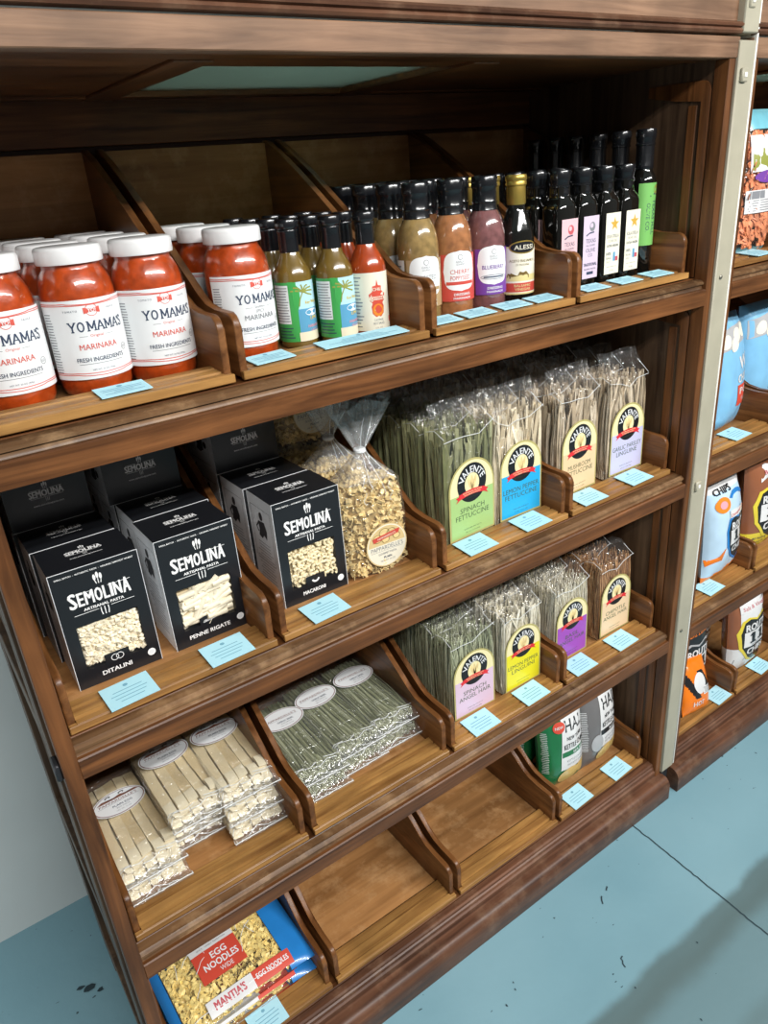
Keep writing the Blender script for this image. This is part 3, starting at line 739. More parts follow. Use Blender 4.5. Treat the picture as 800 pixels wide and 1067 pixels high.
# ------------------------------------------------------------------ olive oils
M['lab_pink'] = plain('label_pink', (.74, .50, .54), .45); M['lab_lav'] = plain('label_lavender', (.66, .55, .68), .45)
M['lab_ivory'] = plain('label_ivory', (.82, .79, .64), .45); M['lab_lime'] = plain('label_lime', (.20, .52, .13), .45); M['star'] = plain('star_gold', (.62, .38, .06), .4)
M['lab_rose'] = plain('label_rose', (.55, .10, .12), .45)
def oil(kind, tall=False):
    def mk():
        t = thing('olive_oil_bottle', '', 'bottle')
        hb = .185 if tall else .156; R_ = .0235 if tall else .0245
        mb = MB()
        top = hb + .012
        mb.lathe([(.001, 0), (R_ - .003, 0), (R_, .003), (R_, hb - .012), (R_ - .002, hb - .004), (.0165, hb + .004), (.0150, hb + .010), (.0150, hb + .026)], 'dark_glass', 40, sq=0 if tall else 2.2); mb.build('bottle_body', t, 45)
        H_ = .261 if tall else .2055
        mb = MB(); mb.lathe([(.0156, top - .003), (.0170, top + .000), (.0162, top + .003), (.0160, H_ - .028), (.0178, H_ - .0265), (.0178, H_ - .0245), (.0162, H_ - .023), (.0172, H_ - .016), (.0182, H_ - .013), (.0182, H_ - .003), (.0170, H_), (.0001, H_)], 'blackcap', 26); mb.build('cap_and_seal', t, 40)
        L = Lab()
        if tall:
            L.rect(-.026, .060, .026, .170, 'lab_lime', 0, 20)
            L.ell(.012, .158, .008, .009, 'lab_palm', 1); L.line([(-.004, .147), (.006, .151), (.013, .150)], .0022, 'navy', 2)
            L.text('TEXAS HILL', .007, .110, .0085, 'navy', wd=.062, rot=-PI / 2, bold=.02); L.text('OLIVE CO.', -.006, .110, .0075, 'navy', wd=.050, rot=-PI / 2)
            fn = wrap(R_)
        else:
            w_ = .0205; z0, z1 = .022, .128
            L.rect(-w_, z0, w_, z1, {'pink': 'lab_pink', 'lav': 'lab_lav', 'sola': 'lab_ivory'}[kind], 0)
            if kind == 'sola':
                pts = [(.004 + (.0125 if i % 2 == 0 else .0050) * math.sin(i * PI / 5), .1085 + (.0125 if i % 2 == 0 else .0050) * math.cos(i * PI / 5)) for i in range(10)]
                L.poly(pts, 'star', 1)
                L.text('SOLA STELLA', 0, .088, .0058, 'greyink', wd=.034, bold=.01); L.text('OLIVE OIL', 0, .0800, .0042, 'greyink', wd=.026); L.text('EXTRA VIRGIN', 0, .0715, .0042, 'navy', wd=.032, bold=.01)
                L.text('100%', -.010, .058, .0050, 'navy', bold=.01); L.text('TEXAS', -.010, .050, .0036, 'navy'); L.text('FIRST', -.010, .0435, .0032, 'greyink')
                L.rect(.003, .044, .009, .060, 'lab_sea', 1); L.rect(.009, .052, .017, .060, 'white', 1); L.rect(.009, .044, .017, .052, 'lab_rose', 1)
                L.text('375 ML', 0, .028, .0028, 'greyink'); L.rect(-.014, .0345, .014, .0352, 'greyink', 1)
            else:
                ink = 'lab_rose' if kind == 'pink' else 'greyink'
                L.ell(.003, .110, .0075, .0080, ink, 1); L.ell(.001, .112, .0040, .0040, 'lab_pink' if kind == 'pink' else 'lab_lav', 2)
                L.line([(-.013, .0955), (-.004, .0995), (.008, .1005)], .0022, 'navy', 2)
                L.text('TEXAS', 0, .0865, .0070, 'navy', wd=.026); L.text('HILL COUNTRY', 0, .0785, .0032, 'navy', wd=.024); L.text('OLIVE', 0, .0705, .0065, 'navy', wd=.025); L.text('CO.', 0, .0620, .0055, 'navy')
                L.text('TRADITIONAL' if kind == 'lav' else 'BALSAMIC', 0, .046, .0055, 'navy', wd=.036, bold=.03); L.text('BALSAMIC VINEGAR', 0, .038, .0030, 'navy', wd=.032)
                L.rect(-.009, .0285, .009, .0335, 'navy', 1)
            fn = flat_xz(-R_)
        mb = MB(); L.into(mb, fn, base=.0006, lift=.00018); mb.build('printed_label', t, 40)
        return t
    return mk
OX = [(1.055, 'pink', 'pink labelled'), (1.1105, 'lav', 'lavender labelled'), (1.170, 'sola', 'cream star labelled'), (1.2255, 'sola', 'cream star labelled')]
for ci, (x, kind, nm) in enumerate(OX):
    for k in range(5):
        extra = '' if kind != 'sola' else (' left' if ci == 2 else ' right')
        place(PROTO, 'oil' + kind, oil(kind), (x, .1175 + .0555 * k, zt), f'{nm} black olive oil bottle, {ORD[k]} of its{extra} column', 'olive oil bottles', rz=.02)
for k in range(6):
    place(PROTO, 'oiltall', oil('tall', True), (1.283, .119 + .0555 * k, zt), f'tall slim green labelled oil bottle, {ORD[k]} along the cabinet side', 'tall oil bottles', rz=-.12)
# ------------------------------------------------------------------ second row: black pasta boxes
M['pasta'] = plain('pasta_dry', (.86, .74, .48), .45, var=.12, vscale=60)
M['pasta_pale'] = plain('pasta_pale', (.88, .79, .60), .45, var=.1, vscale=60)
M['well'] = plain('box_inside', (.62, .52, .34), .8)
M['man'] = plain('figure_ink', (.03, .03, .035), .6)
BW, BD, BH = .119, .090, .1835
def wheat(L, cx, cy, s, mat='whiteink'):
    for dx, dy in ((-.36, 0), (0, .22), (.36, 0)):
        L.ell(cx + dx * s, cy + dy * s, .16 * s, .40 * s, mat, 2, n=14)
        L.line([(cx + dx * s, cy + (dy - .4) * s), (cx + dx * s * .7, cy - .85 * s)], .09 * s, mat, 2)
def shapes(mb, kind, x0, x1, z0, z1, y0, rnd):
    """loose dry pasta lying behind the box window"""
    if kind == 'ditalini':
        n = 15; m = int((z1 - z0) / (x1 - x0) * n + .5)
        for i in range(n):
            for j in range(m):
                x = x0 + (i + .5 + rnd.uniform(-.25, .25)) * (x1 - x0) / n; z = z0 + (j + .5 + rnd.uniform(-.25, .25)) * (z1 - z0) / m
                d = Vector((rnd.uniform(-1, 1), rnd.uniform(-1.0, 1.0), rnd.uniform(-1, 1))).normalized() * .0032
                p = Vector((x, y0 + rnd.uniform(-.002, .003), z)); mb.tube([p - d, p + d], .0037, 'pasta_pale', 8, True)
                if abs(d.y) > .0017: 
                    q = p + d * (1.04 if d.y < 0 else -1.04); mb.tube([q, q - d * .02 * (1 if d.y < 0 else -1)], .0019, 'well', 6)
    elif kind == 'penne':
        for j in range(64):
            x = rnd.uniform(x0 + .012, x1 - .012); z = rnd.uniform(z0 + .004, z1 - .004); a = rnd.gauss(.35, .45)
            d = Vector((math.cos(a), rnd.uniform(-.15, .15), math.sin(a))) * .0165
            lim = min(1, (x - x0) / abs(d.x) if d.x else 1, (x1 - x) / abs(d.x) if d.x else 1, (z - z0 + .004) / (abs(d.z) + 1e-5), (z1 - z + .004) / (abs(d.z) + 1e-5)); d *= max(.4, lim)
            p = Vector((x, y0 + rnd.uniform(-.0035, .004), z)); mb.tube([p - d, p + d], .0052, 'pasta_pale', 10, True)
    else:
        n = 12; m = int((z1 - z0) / (x1 - x0) * n + .5)
        for i in range(n):
            for j in range(m):
                x = x0 + (i + .5 + rnd.uniform(-.3, .3)) * (x1 - x0) / n; z = z0 + (j + .5 + rnd.uniform(-.3, .3)) * (z1 - z0) / m
                a = rnd.uniform(0, 6.28); r = .0043; y = y0 + rnd.uniform(-.003, .002)
                mb.tube([(x + r * math.cos(a + q), y, z + r * math.sin(a + q)) for q in (0, .6, 1.2, 1.8, 2.4, 3.0)], .0024, 'pasta', 7)
def box(kind):
    def mk():
        t = thing('pasta_box', '', 'box')
        wx, wz0, wz1 = .0425, .028, .0975
        mb = MB(); y0, y1 = -BD / 2, BD / 2; hx = BW / 2
        # carton: frame front with a cut-out, sides grey, top and back black
        for a in ((-hx, -wx, 0, BH), (wx, hx, 0, BH), (-wx, wx, 0, wz0), (-wx, wx, wz1, BH)):
            mb.add([(a[0], y0, a[2]), (a[1], y0, a[2]), (a[1], y0, a[3]), (a[0], y0, a[3])], [(0, 1, 2, 3)], 'black')
        mb.add([(-hx, y0, BH), (hx, y0, BH), (hx, y1, BH), (-hx, y1, BH)], [(0, 1, 2, 3)], 'black')
        mb.add([(-hx, y1, 0), (hx, y1, 0), (hx, y1, BH), (-hx, y1, BH)], [(3, 2, 1, 0)], 'black')
        mb.add([(-hx, y0, 0), (hx, y0, 0), (hx, y1, 0), (-hx, y1, 0)], [(3, 2, 1, 0)], 'black')
        for s_ in (-1, 1): mb.add([(s_ * hx, y0, 0), (s_ * hx, y1, 0), (s_ * hx, y1, BH), (s_ * hx, y0, BH)], [(0, 1, 2, 3)], 'grey_card')
        d = .010
        mb.add([(-wx, y0 + d, wz0), (wx, y0 + d, wz0), (wx, y0 + d, wz1), (-wx, y0 + d, wz1)], [(0, 1, 2, 3)], 'well')
        for q in (((-wx, wz0), (wx, wz0)), ((wx, wz0), (wx, wz1)), ((wx, wz1), (-wx, wz1)), ((-wx, wz1), (-wx, wz0))):
            (xa, za), (xb, zb) = q; mb.add([(xa, y0, za), (xb, y0, zb), (xb, y0 + d, zb), (xa, y0 + d, za)], [(0, 1, 2, 3)], 'black')
        # pale card edges along the folds
        for p, q in (((-hx, y0, BH), (hx, y0, BH)), ((hx, y0, 0), (hx, y0, BH)), ((-hx, y0, 0), (-hx, y0, BH))): mb.tube([p, q], .0005, 'grey_card', 4)
        mb.build('carton', t, 0)
        mb = MB(); shapes(mb, kind, -wx + .002, wx - .002, wz0 + .002, wz1 - .002, y0 + .0055, random.Random(5)); p = mb.build('pasta', t, 50); p['kind'] = 'stuff'
        L = Lab()
        L.text('SMALL BATCH  -  AUTHENTIC TASTE  -  ORGANIC HARDIEST WHEAT', 0, .1755, .0024, 'whiteink', wd=.105, bold=.03)
        wheat(L, .001, .1630, .0118)
        L.rect(-.040, .1455, -.009, .1462, 'whiteink', 1); L.rect(.011, .1455, .042, .1462, 'whiteink', 1)
        x = -.0425
        for ch, wd, hh in zip('SEMOLINA', (.0106, .0086, .0124, .0102, .0084, .0038, .0108, .0108), (.0235, .0205, .0205, .0205, .0205, .0205, .0205, .0235)):
            L.text(ch, x + wd / 2 - .0005, .1270 + hh / 2 - (.001 if hh > .021 else 0), hh, 'whiteink', wd=wd, bold=.034); x += wd + .0011
        L.text('ARTISANAL PASTA', .001, .1205, .0042, 'whiteink', wd=.055, bold=.05)
        L.rect(-.040, .1150, -.0075, .1157, 'whiteink', 1); L.rect(.0095, .1150, .042, .1157, 'whiteink', 1)
        for dx in (-.0045, .0005, .0055): L.line([(dx, .1165), (dx * 1.02, .1105), (dx * .8, .1045)], .0013, 'whiteink', 1)
        L.text({'ditalini': 'DITALINI', 'penne': 'PENNE RIGATE', 'macaroni': 'MACARONI'}[kind], -.004, .0145, .0068, 'whiteink', wd={'ditalini': .042, 'penne': .066, 'macaroni': .042}[kind], bold=.045)
        L.rect(-.0175, .0245, .0175, .042, 'black', 2)
        if kind == 'ditalini':
            L.ring(-.0035, .033, .0055, .0052, .0009, 'whiteink', 3); L.ring(.0035, .033, .0055, .0052, .0009, 'whiteink', 3)
        elif kind == 'penne':
            L.line([(-.012, .0315), (.010, .0335), (.012, .0365), (-.010, .0345), (-.012, .0315)], .0009, 'whiteink', 3); L.line([(-.009, .033), (.010, .035)], .0009, 'whiteink', 3)
        else: L.ring(0, .036, .0078, .0078, .0032, 'whiteink', 3, a0=3.5, a1=6.0)
        L.ell(.047, .0185, .0058, .0058, 'whiteink', 1); L.ell(.047, .0185, .0036, .0036, 'grey_card', 2)
        mb = MB(); L.into(mb, flat_xz(y0), base=.0004, lift=.00012); mb.build('front_print', t, 0)
        L = Lab(); wheat(L, 0, .0185, .0075)
        L.rect(-.023, .0115, -.006, .0120, 'whiteink', 1); L.rect(.006, .0115, .023, .0120, 'whiteink', 1)
        L.text('SEMOLINA', 0, .0058, .0105, 'whiteink', wd=.050, bold=.05); L.rect(-.023, -.0012, .023, -.0007, 'whiteink', 1)
        for dx in (-.0025, 0, .0025): L.line([(dx, -.002), (dx * .8, -.0075)], .0007, 'whiteink', 1)
        L.text('www.semolinapasta.com', 0, -.0125, .0040, 'whiteink', wd=.044, bold=.02)
        mb = MB(); L.into(mb, lambda u, v, h: (u, v, BH + h), base=.0004, lift=.00012); mb.build('top_print', t, 0)
        L = Lab()
        L.line([(-.034, .164), (.034, .164), (.034, .07), (-.034, .07), (-.034, .164)], .0007, 'man', 1)
        L.ell(.0, .150, .0062, .0075, 'man', 1, n=14); L.disc([(-.012, .140), (.010, .142), (.016, .128), (.013, .112), (.004, .118), (-.004, .110), (-.014, .114), (-.010, .126)], 'man', 1, 1); L.line([(-.010, .138), (-.020, .128), (-.014, .120)], .0035, 'man', 1)
        L.scribble(-.030, .020, .030, .105, 15, 'greyink', 1, .6, th=.0010)
        mb = MB(); L.into(mb, lambda u, v, h: (-hx - h, -u, v), base=.0004, lift=.00012); mb.build('side_print', t, 0)
        return t
    return mk
z2 = FZ[1] + .003
rows = [('ditalini', .1615, 4, [.157, .249, .341, .433]), ('penne', .3050, 4, [.157, .249, .341, .433]), ('macaroni', .4870, 4, [.152, .244, .336, .428])]
for kind, x, n, ys in rows:
    for k, y in enumerate(ys):
        place(PROTO, kind, box(kind), (x + random.uniform(-.0015, .0015) - .004 * k * (kind != 'penne'), y, z2), f'black {kind} pasta box standing {ORD[k]} in its row', 'black pasta boxes', rz=random.uniform(-.02, .02))
    dup(PROTO[kind], (x - .008, .290 + BH + .0, z2 + BH + .046), f'black pasta box lying on its back on top of the {kind} boxes', 'black pasta boxes', rot=(PI / 2, 0, 0))

# ------------------------------------------------------------------ curly pasta bags with a gathered neck
M['curly'] = plain('curly_pasta', (.80, .60, .28), .5, var=.30, vscale=45)
M['seal_rim'] = plain('seal_rim', (.66, .50, .24), .5)
def gathered_bag(cut=1.0):
    t = thing('curly_pasta_bag', '', 'bag')
    W_, D_, H_ = .128, .088, .165
    rnd = random.Random(11)
    def body(a, z, k=1.0):
        x, y = math.cos(a), math.sin(a); p = 3.4; q = (abs(x) ** p + abs(y) ** p) ** (-1 / p)
        f = 1 - .10 * max(0, z - .11) / .055 - .12 * max(0, .02 - z) / .02
        return Vector((x * q * W_ / 2 * f * k, y * q * D_ / 2 * f * k, z))
    mb = MB()
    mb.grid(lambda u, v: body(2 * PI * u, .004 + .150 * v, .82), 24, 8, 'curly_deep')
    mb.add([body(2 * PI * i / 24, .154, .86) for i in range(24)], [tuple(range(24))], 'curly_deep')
    for i in range(1050):
        a = rnd.uniform(0, 2 * PI); z = rnd.uniform(.006, .155)
        top = i > 860
        if top:
            b = body(a, .152, rnd.uniform(.1, .9)); b.z = .150 + rnd.uniform(0, .018)
        else: b = body(a, z, rnd.uniform(.84, .92))
        d = Vector((rnd.uniform(-1, 1), rnd.uniform(-1, 1), rnd.uniform(-1, 1))).normalized(); e = d.cross(Vector((rnd.uniform(-1, 1), rnd.uniform(-1, 1), rnd.uniform(-1, 1)))).normalized()
        nrm = Vector((b.x, b.y, 0)).normalized() if not top else Vector((0, 0, 1))
        r = rnd.uniform(.006, .0085); ph = rnd.uniform(0, 6)
        pts = [b + d * (q - 2) * .0036 + (e * math.sin(q * 1.5 + ph) + nrm * math.cos(q * 1.5 + ph) * .6) * r * .6 for q in range(5)]
        mb.ribbon(pts, d.cross(e), .0060, .0012, 'curly')
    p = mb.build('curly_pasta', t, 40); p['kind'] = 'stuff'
    mb = MB()
    def wrapf(u, v):
        a = 2 * PI * u; v = min(v, cut + .07 * 0) if cut == 1 else v * cut
        if v < .6:
            z = .165 * v / .6; b = body(a, max(.002, z), 1.03)
            b += Vector((math.cos(a), math.sin(a), 0)) * .0025 * noise.noise(Vector((math.cos(a) * 4, math.sin(a) * 4, z * 40)))
            return b
        s = (v - .6) / .4
        crease = .5 + .5 * math.sin(9 * a + 2 * s)
        if s < .45:
            q = s / .45; r0 = body(a, .165, 1.03); m = (1 - q) ** 1.3 * .86 + .14
            return Vector((r0.x * m * (1 + .10 * crease * q), r0.y * m * (1 + .1 * crease * q), .165 + .052 * q))
        q = (s - .45) / .55
        r = .007 + .034 * q ** .8
        return Vector((math.cos(a) * r * (1.1 + .45 * crease * q) + .004 * q, math.sin(a) * r * (.55 + .3 * crease), .217 + .082 * q + .008 * math.sin(3 * a) * q))
    if cut == 1:
        mb.grid(lambda u, v: wrapf(u, v * .62), 72, 24, 'film_bag'); mb.grid(lambda u, v: wrapf(u, .62 + v * .38), 72, 18, 'film_neck')
    else: mb.grid(wrapf, 72, 30, 'film_bag')
    if cut == 1:
        for uu, v0, v1 in ((.74, .58, .93), (.80, .54, .99), (.87, .60, .90), (.70, .50, .64), (.82, .48, .60)):
            mb.tube([wrapf(uu + .008 * math.sin(5 * q), v0 + (v1 - v0) * q / 8) for q in range(9)], .00042, 'crease', 5)
    mb.build('clear_bag', t, 60)
    if cut < 1: mb = MB(); mb.box(-.055, .055, -.018, .018, .166, .190, 'film_crisp', .004); mb.build('folded_top', t)
    else: mb = MB(); mb.lathe([(.0080, -.004), (.0105, -.002), (.0105, .002), (.0080, .004)], 'white', 16, c=(0, 0, .217)); mb.build('neck_tie', t)
    L = Lab(); LY = -D_ / 2 * 1.03 - .0015
    L.ell(.010, .056, .0405, .040, 'seal_rim', 0, 40); L.ell(.010, .056, .0385, .038, 'lab_cream', 1, 40)
    L.poly([(.010 + .0362 * math.cos(q / 20 * PI), .0585 + .0335 * math.sin(q / 20 * PI)) for q in range(21)], 'seal_rim', 2)
    for cx, cy, r in ((-.008, .072, .009), (.006, .080, .010), (.020, .078, .009), (.030, .069, .007), (.008, .068, .008)): L.ell(cx, cy, r, r * .85, 'curly', 3, 16); L.ring(cx, cy, r, r * .85, .001, 'villa', 4)
    L.disc([(-.016, .066), (.034, .073), (.037, .081), (.031, .081), (-.010, .0755), (-.018, .074)], 'lab_red', 5, 2); L.text("PAPPARDELLE'S", .010, .0735, .0036, 'lab_cream', wd=.036, ly=6, rot=.13, bold=.02)
    L.text("PAPPARDELLE'S", .010, .0530, .0080, 'greyink', wd=.064, ly=3); L.rect(-.022, .0470, .042, .0475, 'greyink', 3)
    L.text('GOURMET PASTA', .010, .0420, .0042, 'greyink', wd=.036, ly=3); L.text('PLAIN', .010, .0345, .0042, 'navy', ly=3, bold=.02); L.text('NET WT 16 OZ', .010, .0285, .003, 'greyink', ly=3)
    mb = MB(); L.into(mb, flat_xz(LY), base=.0005, lift=.0002); mb.build('round_label', t, 0)
    return t
for k, (x, y) in enumerate(((.6115, .135), (.6085, .229))):
    place(PROTO, 'gbag', gathered_bag, (x, y, z2), ['clear bag of curly pasta with round label and gathered top, in front', 'clear gathered bag of curly pasta right behind the front one'][k], 'curly pasta bags', rz=(-.05, .1)[k])
for k in range(2):
    place(PROTO, 'gbag_short', lambda: gathered_bag(.62), (.606, .335, z2 + .193 * k), ['folded down curly pasta bag standing under the rear labelled one', 'curly pasta bag with round label raised at the back, beside the boxes'][k], 'curly pasta bags', rz=.0)

# ------------------------------------------------------------------ arch labelled pasta bags (second and third rows)
def arch(w, h, n=18, inset=0):
    r = w / 2 - inset; z0 = inset; zc = h - w / 2
    return [(-r, z0), (r, z0)] + [(r * math.cos(a), zc + (r) * math.sin(a) * 1.0) for a in [PI * i / n for i in range(n + 1)]]
def strand_bag(W_, D_, ph, fh, cols, kind, lab_col, line1, line2, lw, lh, seed, fold):
    def mk():
        t = thing('arch_label_pasta_bag', '', 'bag')
        rnd = random.Random(seed)
        mb = MB()
        if kind == 'fett': nn, wd, th = 150, .0062, .0018
        elif kind == 'ling': nn, wd, th = 210, .0046, .0018
        else: nn, wd, th = 360, .0023, .0019
        for i in range(nn):
            side = rnd.random()
            if side < .30: x, y = rnd.uniform(-1, 1), -1 + rnd.uniform(0, .15)
            elif side < .52: x, y = -1 + rnd.uniform(0, .12), rnd.uniform(-1, 1)
            elif side < .62: x, y = 1 - rnd.uniform(0, .12), rnd.uniform(-1, 1)
            else: x, y = rnd.uniform(-1, 1), rnd.uniform(-1, 1)
            mx, my = W_ / 2 - .006, D_ / 2 - .005
            x0, y0 = x * mx, y * my
            x1 = max(-mx, min(mx, x0 + rnd.gauss(0, .017 if kind != 'angel' else .010))); y1 = max(-my, min(my, y0 + rnd.gauss(0, .009)))
            zt_ = ph * rnd.uniform(.80, 1.04) if kind == 'fett' else ph * rnd.uniform(.86, 1.03)
            bx, by = rnd.gauss(0, .009), rnd.gauss(0, .006)
            pts = []
            for q in range(7):
                s_ = q / 6; f = math.sin(s_ * PI)
                pts.append((max(-mx - .002, min(mx + .002, x0 + (x1 - x0) * s_ + bx * f)), max(-my - .002, min(my + .002, y0 + (y1 - y0) * s_ + by * f)), .003 + (zt_ - .003) * s_))
            c = cols[rnd.randrange(len(cols))]
            if kind == 'angel': mb.tube(pts, wd / 2, c, 4)
            else: mb.ribbon(pts, (math.cos(rnd.gauss(0, 1.1)), math.sin(rnd.gauss(0, 1.1)), 0), wd, th, c)
        p = mb.build('pasta_strands', t, 0); p['kind'] = 'stuff'
        mb = MB()
        def fn(u, v):
            a = 2 * PI * u; x, y = math.cos(a), math.sin(a); p_ = 7.0; q = (abs(x) ** p_ + abs(y) ** p_) ** (-1 / p_)
            x *= q; y *= q
            zb = ph * .99
            if v < .7:
                z = zb * v / .7; k = 1 + .012 * noise.noise(Vector((x * 2, y * 2, z * 30 + seed)))
                if v < .02: k *= .93
                return (x * W_ / 2 * k, y * D_ / 2 * k, .0006 + z)
            s_ = (v - .7) / .3
            dep = max(.02, (1 - s_ * 1.55)) if s_ < .64 else .02
            z = zb + (fh - zb) * s_ + .006 * noise.noise(Vector((x * 1.5, seed, s_ * 2)))
            yo = fold * max(0, s_ - .45) * .06
            drop = fold * max(0, s_ - .62) * (fh - zb) * 1.2
            return (x * W_ / 2 * (1 + .03 * s_ + .03 * math.sin(7 * x + seed) * s_), y * D_ / 2 * dep + yo, z - drop)
        mb.grid(fn, 56, 30, 'film_pack')
        F = lambda x, y, z: (x * W_ / 2, y * D_ / 2 - .0006, z)
        mb.tube([F(-.98, -1, ph * rnd.uniform(.93, 1.0)), F(-.55, -1.02, ph * rnd.uniform(.92, .98)), F(rnd.uniform(-.3, .1), -1, ph * rnd.uniform(.90, .96)), F(.35, -1.01, ph * rnd.uniform(.94, .99)), F(.97, -.99, ph * rnd.uniform(.98, 1.04))], .00055, 'crease', 5)
        mb.tube([F(.97, -.99, ph * 1.0), F(.8, -.75, ph * 1.07), F(.72, -.4, ph * 1.13)], .0005, 'crease', 5)
        mb.tube([F(-.98, -1, ph * .98), F(-.97, -.2, ph * 1.03), F(-.95, .6, ph * 1.0)], .0006, 'crease', 5)
        mb.build('clear_bag', t, 50)
        L = Lab(); s_ = lw / .115
        L.poly(arch(lw, lh), 'lab_edge', 0); L.poly(arch(lw, lh, inset=.0035), 'lab_vcream', 1)
        R_ = .0365 * s_; zc = lh - R_ * 1.05 - .0085
        zz = zc - R_ * .50
        L.rect(-lw / 2 + .0035, .0035, lw / 2 - .0035, zz, lab_col, 2)
        L.ell(0, zc, R_, R_ * 1.05, 'black', 3, 36); L.ell(0, zc - .002, R_ * .50, R_ * .58, 'lab_vcream', 4, 24)
        for dx, an in ((-.25, .35), (.02, .05), (.3, -.3)):
            L.ell(dx * R_ * .55, zc - .001, R_ * .10, R_ * .42, 'curly', 5, 14, rot=an)
        L.text('VALENTE', 0, zc + R_ * .72, R_ * .36, 'white', wd=R_ * 2.05, ly=5, arc=R_ * .78, bold=.02)
        zr = zc - R_ * .60; rw = R_ * 1.12
        L.poly([(-rw, zr - .010 * s_), (-rw * .70, zr - .004 * s_), (-rw * .70, zr + .004 * s_), (-rw, zr + .0005 * s_), (-rw * .88, zr - .004 * s_)], 'lab_vred', 5)
        L.poly([(rw, zr - .010 * s_), (rw * .88, zr - .004 * s_), (rw, zr + .0005 * s_), (rw * .70, zr + .004 * s_), (rw * .70, zr - .004 * s_)], 'lab_vred', 5)
        up = [(-rw * .82 + rw * 1.64 * i / 10, zr - .0055 * s_ + .0045 * s_ * math.sin(i / 10 * PI)) for i in range(11)]
        L.poly(up + [(x, z + .0105 * s_) for x, z in up[::-1]], 'lab_vred', 6)
        L.text('AUTHENTIC FLAVOR', 0, zr + .0050 * s_, .0026 * s_, 'lab_vcream', wd=rw * 1.2, ly=7, bold=.02); L.text('GOURMET PASTA', 0, zr + .0006 * s_, .0026 * s_, 'lab_vcream', wd=rw * 1.0, ly=7, bold=.02)
        L.text('ARTISAN CRAFTED', 0, zz - .010, .0022, 'vink', wd=lw * .34, ly=3)
        zt2 = zz * .56
        L.text(line1, 0, zt2 + .0068, .0098, 'vink', wd=min(lw * .86, .0085 * len(line1)), ly=3)
        L.text(line2, 0, zt2 - .0060, .0098, 'vink', wd=min(lw * .90, .0082 * len(line2)), ly=3)
        L.text('ENRICHED SPECIALTY', 0, .0165, .0022, 'vink', wd=lw * .38, ly=3); L.text('NET WT 12 OZ (340g)', 0, .0095, .0024, 'vink', wd=lw * .32, ly=3)
        mb = MB(); L.into(mb, flat_xz(-D_ / 2 - .0015, 0, .012), base=.0005, lift=.00018); mb.build('arch_label', t, 0)
        return t
    return mk
def pm(n, c): M[n] = plain(n, c, .55, var=.18, vscale=50)
pm('sp1', (.27, .27, .13)); pm('sp2', (.36, .36, .20)); pm('sp3', (.19, .20, .09))
pm('wh1', (.76, .66, .48)); pm('wh2', (.84, .76, .60)); pm('wh3', (.60, .50, .34))
pm('mu1', (.54, .44, .31)); pm('mu2', (.68, .58, .44)); pm('mu3', (.42, .33, .22))
pm('ag1', (.56, .58, .40)); pm('ag2', (.36, .38, .24)); pm('ag3', (.27, .29, .17))
pm('bs1', (.70, .65, .52)); pm('bs2', (.56, .51, .37)); pm('bs3', (.80, .76, .64))
pm('ch1', (.46, .24, .10)); pm('ch2', (.58, .34, .16)); pm('ch3', (.31, .15, .06))
M['lab_edge'] = plain('label_olive_edge', (.45, .40, .15), .45); M['lab_vcream'] = plain('label_butter', (.82, .74, .42), .45); M['lab_vred'] = plain('ribbon_red', (.68, .03, .04), .45)
M['vink'] = plain('dark_olive_ink', (.06, .10, .05), .5)
for n_, c in dict(v_green=(.36, .55, .20), v_blue=(.02, .40, .75), v_peach=(.80, .58, .34), v_lil=(.56, .56, .78), v_pink=(.70, .52, .66), v_yel=(.78, .70, .02), v_purp=(.34, .08, .48), v_tan=(.80, .60, .38)).items(): M[n_] = plain('label_' + n_, c, .4, coat=.15)
FET = [('spinach fettuccine', 'sp', .806, .120, 'v_green', 'SPINACH', 'FETTUCCINE', 'green', 'fett', 6),
       ('lemon pepper fettuccine', 'wh', .930, .120, 'v_blue', 'LEMON PEPPER', 'FETTUCCINE', 'blue', 'fett', 6),
       ('mushroom fettuccine', 'mu', 1.090, .120, 'v_peach', 'MUSHROOM', 'FETTUCCINE', 'peach', 'fett', 6),
       ('garlic parsley linguine', 'mu', 1.240, .122, 'v_lil', 'GARLIC PARSLEY', 'LINGUINE', 'lilac', 'ling', 6)]
for i, (nm, pc, x, y, lc, l1, l2, cw, kd, n) in enumerate(FET):
    W_ = .118 if i != 0 else .124
    for k in range(n - 1):
        place(PROTO, nm, strand_bag(W_, .060, .215, .272, (pc + '1', pc + '2', pc + '3'), kd, lc, l1, l2, W_ * .90, .150, 20 + i, 0.25), (x, y - .006 + .0635 * k, z2),
              f'clear bag of {nm} with {cw} arch label, {ORD[k]} of its row', 'fettuccine bags', rz=random.uniform(-.04, .04))
z3 = FZ[2] + .003
ANG = [('spinach angel hair', 'ag', .800, .112, 'v_pink', 'SPINACH', 'ANGEL HAIR', 'pink', 'angel'),
       ('lemon pepper linguini', 'bs', .934, .110, 'v_yel', 'LEMON PEPPER', 'LINGUINI', 'yellow', 'ling'),
       ('sweet basil angel hair', 'bs', 1.086, .112, 'v_purp', 'BASIL', 'ANGEL HAIR', 'purple', 'angel'),
       ('chipotle angel hair', 'ch', 1.236, .114, 'v_tan', 'CHIPOTLE', 'ANGEL HAIR', 'tan', 'angel')]
for i, (nm, pc, x, y, lc, l1, l2, cw, kd) in enumerate(ANG):
    W_ = .110 if i else .116
    for k in range(5):
        place(PROTO, nm, strand_bag(W_, .060, .197, .238, (pc + '1', pc + '2', pc + '3'), kd, lc, l1, l2, W_ * .92, .150, 40 + i, 1.0), (x, y + .0635 * k, z3),
              f'clear bag of {nm} with {cw} arch label, {ORD[k]} of its row', 'angel hair bags', rz=random.uniform(-.04, .04))
